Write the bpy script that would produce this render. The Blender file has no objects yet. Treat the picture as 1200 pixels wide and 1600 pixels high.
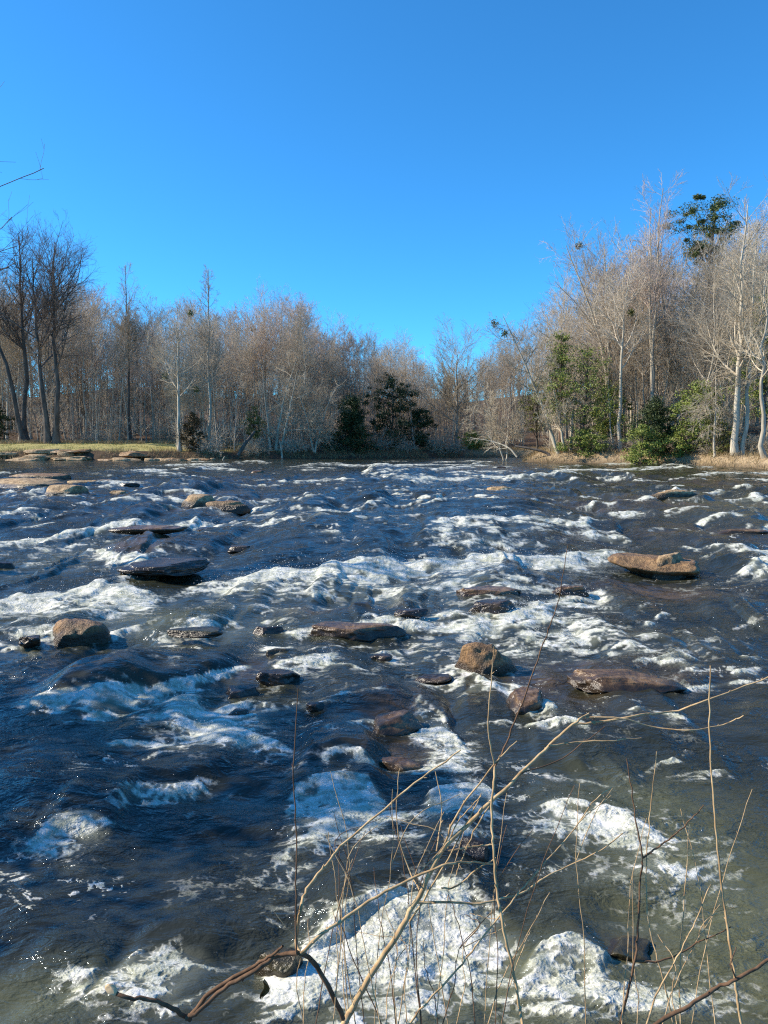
import bpy, math, random
import numpy as np
R = math.radians
rad = math.radians
C = bpy.context.scene.collection
sc = bpy.context.scene

# ------------------------------------------------------------------ camera, sky, sun, exposure
CAM_Z = 3.2
PITCH = R(5.56)
FPX = 1160.0                      # focal length in photo pixels (photo 1200 x 1600)
SUN_EL, SUN_AZ = 33.0, -85.0      # sun stands to the left of the view
cam_d = bpy.data.cameras.new('camera')
cam = bpy.data.objects.new('camera', cam_d); C.objects.link(cam)
cam_d.sensor_fit = 'VERTICAL'; cam_d.sensor_height = 36.0; cam_d.lens = 36.0 * FPX / 1600.0
cam_d.clip_start = 0.05; cam_d.clip_end = 8000
cam.location = (0, 0, CAM_Z); cam.rotation_euler = (math.pi / 2 - PITCH, 0, 0)
sc.camera = cam
world = bpy.data.worlds.new('World'); sc.world = world; world.use_nodes = True
wt = world.node_tree
sky = wt.nodes.new('ShaderNodeTexSky'); sky.sky_type = 'NISHITA'; sky.sun_disc = False
sky.sun_elevation = R(SUN_EL); sky.sun_rotation = R(SUN_AZ)
sky.ozone_density = 10; sky.air_density = 1.0; sky.dust_density = 0.0; sky.altitude = 1500
hs = wt.nodes.new('ShaderNodeMix'); hs.data_type = 'RGBA'; hs.blend_type = 'MULTIPLY'; hs.inputs[0].default_value = 1.0
hs.inputs[7].default_value = (0.48, 1.10, 1.15, 1)          # the phone's rendering of a clear winter blue
wt.links.new(sky.outputs[0], hs.inputs[6])
bgn = wt.nodes['Background']; wt.links.new(hs.outputs[2], bgn.inputs[0]); bgn.inputs[1].default_value = 0.15
sun_d = bpy.data.lights.new('sun', 'SUN'); sun_d.energy = 5.0; sun_d.angle = R(0.5); sun_d.color = (1.0, 0.89, 0.72)
sun = bpy.data.objects.new('sun', sun_d); C.objects.link(sun); sun.location = (-30, 0, 40)
sun.rotation_euler = (R(90 - SUN_EL), 0, R(-SUN_AZ + 180.0))
sc.view_settings.view_transform = 'Standard'; sc.view_settings.look = 'None'
sc.view_settings.exposure = 0.6; sc.view_settings.gamma = 1.0
sc.cycles.use_denoising = False; sc.cycles.filter_width = 1.2
sc.cycles.max_bounces = 6; sc.cycles.diffuse_bounces = 2; sc.cycles.glossy_bounces = 3; sc.cycles.transparent_max_bounces = 4
sc.cycles.caustics_reflective = False; sc.cycles.caustics_refractive = False

# ------------------------------------------------------------------ helpers
rng = np.random.default_rng(11)
PERM = np.random.default_rng(3).permutation(256).astype(np.int32)
ANG = np.random.default_rng(4).uniform(0, 2 * math.pi, 256)
GX, GY = np.cos(ANG).astype(np.float32), np.sin(ANG).astype(np.float32)

def pn(x, y, s=0):
    """2-D gradient noise, about -0.7 .. 0.7"""
    x = np.asarray(x, np.float32); y = np.asarray(y, np.float32)
    xi = np.floor(x); yi = np.floor(y); fx = x - xi; fy = y - yi
    xi = xi.astype(np.int32) + s * 37; yi = yi.astype(np.int32) + s * 91
    u = fx * fx * (3 - 2 * fx); v = fy * fy * (3 - 2 * fy)
    a = PERM[xi & 255]; b = PERM[(xi + 1) & 255]
    def g(h, dx, dy):
        h = PERM[h & 255]; return GX[h] * dx + GY[h] * dy
    n00 = g(a + yi, fx, fy); n10 = g(b + yi, fx - 1, fy)
    n01 = g(a + yi + 1, fx, fy - 1); n11 = g(b + yi + 1, fx - 1, fy - 1)
    return (n00 + u * (n10 - n00)) * (1 - v) + (n01 + u * (n11 - n01)) * v

def ss(a, b, x):
    t = np.clip((np.asarray(x, float) - a) / (b - a), 0, 1); return t * t * (3 - 2 * t)

def zw(y):
    """mean level of the river: it steps down towards the viewer"""
    return 0.85 * np.clip((np.asarray(y, float) - 4.0) / 56.0, 0, 1)

def ray(u, v):
    a, b = (u - 600.0) / FPX, (800.0 - v) / FPX
    cp, sp = math.cos(PITCH), math.sin(PITCH)
    return np.array([a, cp + b * sp, -sp + b * cp])

def at(u, v, lift=0.0):
    d = ray(u, v); z = 0.4
    for _ in range(30):
        t = (CAM_Z - z) / max(-d[2], 1e-4); z = float(zw(d[1] * t)) + lift
    return d * t + np.array([0, 0, CAM_Z])

def pt(u, v, depth):
    d = ray(u, v); return d * (depth / d[1]) + np.array([0, 0, CAM_Z])

def mesh_obj(name, V, F, mat, parent=None, smooth=True, attrs=None):
    """V (N,3); F list of index arrays (all faces in one array share a vertex count)"""
    me = bpy.data.meshes.new(name)
    if not isinstance(F, list): F = [F]
    F = [np.asarray(f, np.int32) for f in F if len(f)]
    me.vertices.add(len(V)); me.vertices.foreach_set('co', np.asarray(V, np.float32).ravel())
    nl = sum(f.size for f in F); npoly = sum(len(f) for f in F)
    me.loops.add(nl); me.loops.foreach_set('vertex_index', np.concatenate([f.ravel() for f in F]))
    tot = np.concatenate([np.full(len(f), f.shape[1], np.int32) for f in F])
    me.polygons.add(npoly); st = np.concatenate([[0], np.cumsum(tot)[:-1]]).astype(np.int32)
    me.polygons.foreach_set('loop_start', st); me.polygons.foreach_set('loop_total', tot)
    if smooth: me.polygons.foreach_set('use_smooth', np.ones(npoly, bool))
    for k, a in (attrs or {}).items():
        at_ = me.attributes.new(k, 'FLOAT', 'POINT'); at_.data.foreach_set('value', np.asarray(a, np.float32).ravel())
    me.update(calc_edges=True)
    me.materials.append(mat)
    o = bpy.data.objects.new(name, me); C.objects.link(o)
    if parent is not None: o.parent = parent
    return o

def tag(o, label=None, cat=None, group=None, kind=None):
    if label: o['label'] = label
    if cat: o['category'] = cat
    if group: o['group'] = group
    if kind: o['kind'] = kind
    return o

def thing(name, label, cat, loc=(0, 0, 0), rotz=0, group=None, scale=1.0):
    o = bpy.data.objects.new(name, None); C.objects.link(o); o.empty_display_size = 0.2
    o.location = loc; o.rotation_euler = (0, 0, rotz)
    o.scale = (scale,) * 3 if not hasattr(scale, '__len__') else scale
    return tag(o, label, cat, group)

def dup(root, loc, rotz=0, scale=1.0, label=None, group=None):
    r = root.copy(); C.objects.link(r); r.location = loc; r.rotation_euler = (0, 0, rotz)
    r.scale = (scale,) * 3 if not hasattr(scale, '__len__') else scale
    if label: r['label'] = label
    if group: r['group'] = group
    for ch in root.children:
        c = ch.copy(); C.objects.link(c); c.parent = r
        for g in ch.children:
            d = g.copy(); C.objects.link(d); d.parent = c
    return r

def tubes(P, Rr, sides):
    """P (K,n,3), Rr (K,n) -> verts, quads"""
    K, n, _ = P.shape
    T = np.empty_like(P); T[:, 1:-1] = P[:, 2:] - P[:, :-2]; T[:, 0] = P[:, 1] - P[:, 0]; T[:, -1] = P[:, -1] - P[:, -2]
    T /= np.linalg.norm(T, axis=2, keepdims=True) + 1e-9
    ref = np.where(np.abs(T[:, :1, 2:3]) > 0.8, np.array([1., 0, 0]), np.array([0, 0, 1.]))
    A = np.cross(T, np.broadcast_to(ref, T.shape)); A /= np.linalg.norm(A, axis=2, keepdims=True) + 1e-9
    B = np.cross(T, A)
    th = np.arange(sides) * 2 * math.pi / sides
    V = P[:, :, None, :] + Rr[:, :, None, None] * (np.cos(th)[None, None, :, None] * A[:, :, None, :] + np.sin(th)[None, None, :, None] * B[:, :, None, :])
    i = np.arange(K * n * sides).reshape(K, n, sides); j = np.roll(i, -1, axis=2)
    F = np.stack([i[:, :-1], j[:, :-1], j[:, 1:], i[:, 1:]], axis=-1).reshape(-1, 4)
    return V.reshape(-1, 3), F

def join(parts):
    Vs, Fs, o = [], {}, 0
    for V, F in parts:
        Vs.append(V)
        for f in (F if isinstance(F, list) else [F]):
            if len(f): Fs.setdefault(f.shape[1], []).append(f + o)
        o += len(V)
    return np.concatenate(Vs), [np.concatenate(x) for x in Fs.values()]

def catmull(pts, per=6):
    p = np.asarray(pts, float); p = np.vstack([2 * p[0] - p[1], p, 2 * p[-1] - p[-2]]); out = []
    for i in range(1, len(p) - 2):
        for t in np.linspace(0, 1, per, endpoint=False):
            a, b, c, d = p[i - 1], p[i], p[i + 1], p[i + 2]
            out.append(0.5 * (2 * b + (c - a) * t + (2 * a - 5 * b + 4 * c - d) * t * t + (3 * b - a - 3 * c + d) * t ** 3))
    out.append(p[-2]); return np.array(out)

# ------------------------------------------------------------------ materials
def new_mat(name):
    m = bpy.data.materials.new(name); m.use_nodes = True
    return m, m.node_tree, m.node_tree.nodes['Principled BSDF']
def node(nt, t, **kw):
    n = nt.nodes.new(t)
    for k, v in kw.items(): setattr(n, k, v)
    return n
def noise(nt, scale, detail=4, rough=0.55, dist=0.0, coord=None, stretch=None):
    n = node(nt, 'ShaderNodeTexNoise'); n.inputs['Scale'].default_value = scale; n.inputs['Detail'].default_value = detail
    n.inputs['Roughness'].default_value = rough; n.inputs['Distortion'].default_value = dist
    if coord is None:
        coord = node(nt, 'ShaderNodeTexCoord').outputs['Object']
    if stretch:
        mp = node(nt, 'ShaderNodeMapping'); mp.inputs['Scale'].default_value = stretch
        nt.links.new(coord, mp.inputs['Vector']); coord = mp.outputs[0]
    nt.links.new(coord, n.inputs['Vector']); return n
def ramp(nt, fac, stops):
    r = node(nt, 'ShaderNodeValToRGB'); e = r.color_ramp.elements
    while len(e) < len(stops): e.new(0.5)
    for x, (p, c) in zip(e, stops):
        x.position = p; x.color = (*c, 1) if len(c) == 3 else c
    nt.links.new(fac, r.inputs[0]); return r
def mix(nt, fac, a, b, mode='MIX'):
    m = node(nt, 'ShaderNodeMix', data_type='RGBA', blend_type=mode)
    for sock, v in ((m.inputs[0], fac), (m.inputs[6], a), (m.inputs[7], b)):
        if isinstance(v, (int, float)): sock.default_value = v
        elif isinstance(v, tuple): sock.default_value = (*v, 1)
        else: nt.links.new(v, sock)
    return m.outputs[2]
def math_(nt, op, a, b=None, c=None, clamp=False):
    m = node(nt, 'ShaderNodeMath', operation=op, use_clamp=clamp)
    for s, v in zip(m.inputs, (a, b, c)):
        if v is None: continue
        if isinstance(v, (int, float)): s.default_value = v
        else: nt.links.new(v, s)
    return m.outputs[0]
def sstep(nt, x, lo, hi):
    m = node(nt, 'ShaderNodeMapRange', interpolation_type='SMOOTHSTEP')
    m.inputs[1].default_value = lo; m.inputs[2].default_value = hi; nt.links.new(x, m.inputs[0]); return m.outputs[0]
def bump(nt, bs, h, strength, dist):
    b = node(nt, 'ShaderNodeBump'); b.inputs['Strength'].default_value = strength; b.inputs['Distance'].default_value = dist
    nt.links.new(h, b.inputs['Height']); nt.links.new(b.outputs[0], bs.inputs['Normal']); return b

def bark_mat(name, dark, light, vary=0.35):
    m, nt, bs = new_mat(name)
    n = noise(nt, 3.0, 5, stretch=(1, 1, 0.25)); c = ramp(nt, n.outputs[0], [(0.3, dark), (0.7, light)]).outputs[0]
    oi = node(nt, 'ShaderNodeObjectInfo')
    v = math_(nt, 'MULTIPLY_ADD', oi.outputs['Random'], vary * 2, 1 - vary)
    hsv = node(nt, 'ShaderNodeHueSaturation'); nt.links.new(c, hsv.inputs['Color']); nt.links.new(v, hsv.inputs['Value'])
    nt.links.new(hsv.outputs[0], bs.inputs['Base Color']); bs.inputs['Roughness'].default_value = 0.9
    bs.inputs['Specular IOR Level'].default_value = 0.2
    return m
M = {}
M['bark_grey'] = bark_mat('grey bark', (0.25, 0.21, 0.16), (0.54, 0.47, 0.36))
M['bark_dark'] = bark_mat('dark bark', (0.06, 0.05, 0.042), (0.17, 0.14, 0.115), 0.15)
M['bark_pale'] = bark_mat('pale bark', (0.32, 0.27, 0.195), (0.64, 0.56, 0.43), 0.15)
M['bark_pine'] = bark_mat('pine bark', (0.10, 0.06, 0.04), (0.24, 0.15, 0.10), 0.1)
M['twig_brown'] = bark_mat('brown twigs', (0.37, 0.305, 0.225), (0.65, 0.55, 0.42), 0.25)
M['twig_dark'] = bark_mat('dark twigs', (0.11, 0.085, 0.07), (0.21, 0.165, 0.135), 0.15)
M['twig_pale'] = bark_mat('pale twigs', (0.38, 0.31, 0.215), (0.62, 0.53, 0.39), 0.2)
M['twig_red'] = bark_mat('reddish twigs', (0.37, 0.28, 0.22), (0.62, 0.50, 0.41), 0.2)

def leaf_mat(name, a, b, c, rough=0.55):
    m, nt, bs = new_mat(name)
    n = noise(nt, 2.3, 3); n2 = noise(nt, 0.6, 2)
    col = ramp(nt, n.outputs[0], [(0.3, a), (0.52, b), (0.75, c)]).outputs[0]
    col = mix(nt, n2.outputs[0], col, a)
    nt.links.new(col, bs.inputs['Base Color']); bs.inputs['Roughness'].default_value = rough
    bs.inputs['Specular IOR Level'].default_value = 0.25
    return m
M['leaf_dark'] = leaf_mat('dark evergreen leaf', (0.036, 0.052, 0.018), (0.068, 0.092, 0.03), (0.12, 0.14, 0.045))
M['leaf_green'] = leaf_mat('green evergreen leaf', (0.15, 0.19, 0.035), (0.26, 0.29, 0.065), (0.38, 0.38, 0.11))
M['leaf_pine'] = leaf_mat('pine needle', (0.065, 0.09, 0.024), (0.125, 0.155, 0.038), (0.22, 0.235, 0.06))
M['leaf_olive'] = leaf_mat('olive leaf', (0.10, 0.11, 0.025), (0.17, 0.17, 0.045), (0.25, 0.23, 0.07))
M['leaf_rust'] = leaf_mat('rusty cedar', (0.05, 0.045, 0.018), (0.13, 0.075, 0.028), (0.22, 0.11, 0.04))
M['leaf_dead'] = leaf_mat('dead leaf', (0.20, 0.10, 0.035), (0.32, 0.17, 0.06), (0.45, 0.26, 0.10))
M['straw'] = leaf_mat('dry grass', (0.30, 0.21, 0.10), (0.46, 0.34, 0.18), (0.60, 0.47, 0.27), 0.8)
M['grass'] = leaf_mat('grass blades', (0.36, 0.34, 0.10), (0.50, 0.44, 0.17), (0.64, 0.53, 0.28), 0.8)

# ------------------------------------------------------------------ the land
SHORE_L = [(-260, 84), (-120, 83), (-70, 84), (-44, 85), (-36, 84.2), (-29, 85.5), (-25, 87.5), (-20.5, 88), (-16, 91), (-11.8, 91.5), (-7, 94), (-3.2, 94.5), (3.3, 97), (8.6, 100), (17, 101), (19.5, 97), (18, 90), (15.6, 84), (14.6, 79.5)]
SHORE_R = [(16.5, 76), (19, 74), (22, 71.5), (24, 70), (26, 67), (27.5, 64.5), (29, 60), (30, 56), (32.5, 47), (36, 36), (40, 20), (40, 8), (22, 4.2), (9, 3.3)]
SHORE_N = [(5, 3.0), (2, 2.85), (-1.2, 2.9), (-3.4, 3.2), (-6.4, 5.8), (-9.0, 10), (-11.9, 17.5), (-25, 26), (-60, 31), (-260, 32)]
POLY = np.array(SHORE_L + SHORE_R + SHORE_N, float)
def shore_dist(x, y):
    """signed distance to the river's edge, positive on land"""
    x = np.asarray(x, float); y = np.asarray(y, float)
    d = np.full(x.shape, 1e9); ins = np.zeros(x.shape, bool)
    for (x0, y0), (x1, y1) in zip(POLY, np.roll(POLY, -1, 0)):
        ex, ey = x1 - x0, y1 - y0; t = np.clip(((x - x0) * ex + (y - y0) * ey) / (ex * ex + ey * ey), 0, 1)
        d = np.minimum(d, np.hypot(x - x0 - t * ex, y - y0 - t * ey))
        c = ((y0 > y) != (y1 > y))
        with np.errstate(divide='ignore', invalid='ignore'):
            ins ^= c & (x < (x1 - x0) * (y - y0) / (y1 - y0 if y1 != y0 else 1e-9) + x0)
    return np.where(ins, -d, d)
def ground(x, y, fine=True):
    x = np.asarray(x, float); y = np.asarray(y, float)
    s = shore_dist(x, y)
    wn = ss(44, 24, y) * ss(-400, -2, -np.abs(x) * 0); wr = ss(11, 21, x) * ss(22, 40, y) * ss(112, 96, y)
    wob = pn(x / 7.0, y / 7.0, 5) * 1.0 + pn(x / 2.2, y / 2.2, 6) * 0.5
    sl = np.maximum(s + wob * 0.5 * ss(0, 1.0, s), 0)
    left = 0.95 * ss(0, 2.4, sl) + 0.95 * ss(3, 16, s) + 1.3 * ss(18, 60, s) + 15 * ss(34, 150, s) * (0.85 + 0.5 * pn(x / 38, y / 60, 15))
    right = 0.95 * ss(0, 1.6, sl) + 0.35 * ss(2, 7, s) + 0.15 * np.clip(s - 8, 0, 90)
    near = 1.55 * ss(0.0, 1.7, s) + 0.3 * ss(3, 12, s)
    up = left * (1 - wr) + right * wr; up = up * (1 - wn) + near * wn
    z = np.where(s > 0, up, -0.55 * ss(0, 1.5, -s) - 0.25 * ss(2, 6, -s))
    z = z + zw(y)
    if fine:
        z = z + np.where(s > 0.3, pn(x / 2.0, y / 2.0, 1) * 0.16 + pn(x / 0.7, y / 0.7, 2) * 0.05 + np.abs(pn(x / 1.1, y / 1.1, 4)) * 0.28 * ss(7, 2, s), 0) * ss(0.3, 2, s) * (0.3 + 0.7 * ss(6, 30, np.hypot(x, y)))
    return z

def axis(lim_in, step, lim_out, grow=1.22):
    a = list(np.arange(0, lim_in, step)); st = step
    while a[-1] < lim_out: st *= grow; a.append(a[-1] + st)
    return np.array(a)
ax = axis(62, 0.42, 4000); gx = np.concatenate([-ax[:0:-1], ax])
ay = axis(118, 0.42, 4000); gy = np.concatenate([-axis(8, 0.42, 4000)[:0:-1], ay])
GXX, GYY = np.meshgrid(gx, gy)
GZ = ground(GXX, GYY)
gs = shore_dist(GXX, GYY)
ni, nj = GXX.shape
idx = np.arange(ni * nj).reshape(ni, nj)
gf = np.stack([idx[:-1, :-1], idx[:-1, 1:], idx[1:, 1:], idx[1:, :-1]], -1).reshape(-1, 4)
grass_m = ss(1.8, 3.0, gs + pn(GXX / 2, GYY / 2, 8)) * ss(17, 13, gs + 2 * pn(GXX / 5, GYY / 5, 9)) * ss(-13, -20, GXX) * ss(60, 70, GYY)
sand_m = ss(5.0, 1.5, gs + 1.2 * pn(GXX / 3, GYY / 3, 12)) * ss(8, 16, GXX)
wet_shade_m = ss(0.55, 0.1, GZ - zw(GYY))  # damp shore; shade of the undercut right bank is coloured in too

m, nt, bs = new_mat('ground')
n1 = noise(nt, 1.3, 6, 0.65); n2 = noise(nt, 9.0, 5, 0.7)
litter = ramp(nt, n2.outputs[0], [(0.28, (0.028, 0.019, 0.013)), (0.5, (0.085, 0.055, 0.034)), (0.72, (0.17, 0.115, 0.07))]).outputs[0]
litter = mix(nt, n1.outputs[0], litter, (0.12, 0.075, 0.045))
turf = ramp(nt, n2.outputs[0], [(0.3, (0.30, 0.27, 0.09)), (0.55, (0.44, 0.38, 0.15)), (0.75, (0.57, 0.46, 0.25))]).outputs[0]
sand = ramp(nt, n2.outputs[0], [(0.3, (0.26, 0.18, 0.10)), (0.6, (0.45, 0.34, 0.21)), (0.8, (0.55, 0.44, 0.29))]).outputs[0]
def attr(nt, name): return node(nt, 'ShaderNodeAttribute', attribute_name=name).outputs['Fac']
col = mix(nt, attr(nt, 'sand'), litter, sand); col = mix(nt, attr(nt, 'turf'), col, turf)
col = mix(nt, math_(nt, 'MULTIPLY', attr(nt, 'wet'), 0.75), col, (0.07, 0.05, 0.035))
nt.links.new(col, bs.inputs['Base Color']); bs.inputs['Roughness'].default_value = 0.9; bs.inputs['Specular IOR Level'].default_value = 0.2
bump(nt, bs, n2.outputs[0], 0.6, 0.08)
M['ground'] = m
g_o = mesh_obj('ground', np.stack([GXX, GYY, GZ], -1).reshape(-1, 3), gf, m, attrs={'turf': grass_m, 'sand': sand_m, 'wet': wet_shade_m})
tag(g_o, kind='structure')
def gz(x, y): return float(ground(np.array([x]), np.array([y]), False)[0])

# ------------------------------------------------------------------ the river
a_in = np.linspace(-R(31.5), R(31.5), 960); a_l = -R(31.5) - np.cumsum(np.linspace(0.0014, 0.012, 60)); ang = np.concatenate([a_l[::-1], a_in, -a_l])
rr = [2.3]
while rr[-1] < 150: rr.append(rr[-1] * (1 + min(0.0044, max(0.0017, 0.00038 * rr[-1]))))
rr = np.array(rr)
AA, RRR = np.meshgrid(ang, rr)
X = (RRR * np.sin(AA)).astype(np.float32); Y = (RRR * np.cos(AA)).astype(np.float32)
far = ss(6, 45, RRR)
wx = pn(X / 1.7, Y / 1.4, 20) * 0.5 + pn(X / 0.6, Y / 0.5, 21) * 0.2          # warp shared by all features
wy = pn(X / 1.7, Y / 1.4, 22) * 0.5 + pn(X / 0.6, Y / 0.5, 23) * 0.2
wsc = (0.55 + 1.5 * far)
Xw = X + wx * wsc * 0.8; Yw = Y + wy * wsc * 0.6
Z = zw(Y)
FO = np.zeros_like(X); SH = np.zeros_like(X)
def sl(x0, x1, y0, y1):
    pts = [(x0, y0), (x0, y1), (x1, y0), (x1, y1)]
    r1 = max(math.hypot(*p) for p in pts); r0 = max(min(math.hypot(min(max(0, x0), x1), max(y0, .1)), r1), 0.1)
    aa = [math.atan2(px, max(py, 0.2)) for px, py in pts]
    i0, i1 = np.searchsorted(rr, [r0, r1]); j0, j1 = np.searchsorted(ang, [min(aa), max(aa)])
    return slice(max(i0 - 1, 0), i1 + 1), slice(max(j0 - 1, 0), j1 + 1)
def crest(pts, H=6, up=20, dn=12, md=6, F=0.9, lace=0):
    """a ledge or standing wave along a traced line: rises upstream, foams downstream"""
    w = np.array([at(u, v) for u, v in pts]); w = w[np.argsort(w[:, 0])]
    um, vm = np.mean([p[0] for p in pts]), np.mean([p[1] for p in pts])
    y0 = at(um, vm)[1]; mp = y0 / FPX
    Lu = min(at(um, vm - up)[1] - y0, 6.0); Ld = y0 - at(um, vm + dn)[1]; calm = 1 - 0.62 * float(ss(28, 75, y0)); Hm = 1.15 * H * mp * calm; mm = 0.6 * md * mp * (0.35 + 0.65 * calm)
    pad = max(Ld * 1.3, 0.3) + 0.6 * (1 + 1.5 * float(ss(6, 45, y0)))
    q = sl(w[0, 0] - pad, w[-1, 0] + pad, w[:, 1].min() - Ld * 2.7 - pad, w[:, 1].max() + Lu * 4.5 + pad)
    x, y = Xw[q], Yw[q]
    if x.size == 0: return
    yc = np.interp(x, w[:, 0], w[:, 1]); t = y - yc
    L = w[-1, 0] - w[0, 0]; e = min(0.22 * L, 1.2 + 0.02 * y0)
    env = ss(w[0, 0] - e * 0.4, w[0, 0] + e, x) * ss(w[-1, 0] + e * 0.4, w[-1, 0] - e, x)
    rise = (1 - np.exp(-4.0 * np.maximum(t, 0) / Lu)) * (1 - ss(0.8 * Lu, 2.6 * Lu, t))
    wm = max(0.30 * Ld, 0.035 * y0 * 0.4)
    mound = np.exp(-((t + 0.3 * wm) / wm) ** 2)
    Z[q] += env * (Hm * rise + mm * mound)
    f = np.where(t < 0, 0.60 * ss(-Ld * 0.9, -Ld * 0.05, t) + 0.40 * ss(-Ld * 2.6, 0, t), np.exp(-(t / (0.14 * Ld + 0.015)) ** 2))
    FO[q] = np.maximum(FO[q], F * f * env)
def blob(arr, u, v, ru, rv, a, add=True):
    c = at(u, v); rx = ru * c[1] / FPX; ry = 0.5 * (at(u, v - rv)[1] - at(u, v + rv)[1])
    q = sl(c[0] - 2.2 * rx, c[0] + 2.2 * rx, c[1] - 2.2 * ry, c[1] + 2.2 * ry)
    x, y = Xw[q], Yw[q]
    if x.size == 0: return
    g = np.exp(-((x - c[0]) / rx) ** 2 - ((y - c[1]) / ry) ** 2)
    if add: arr[q] += a * g
    else: arr[q] = np.maximum(arr[q], a * g)

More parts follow.
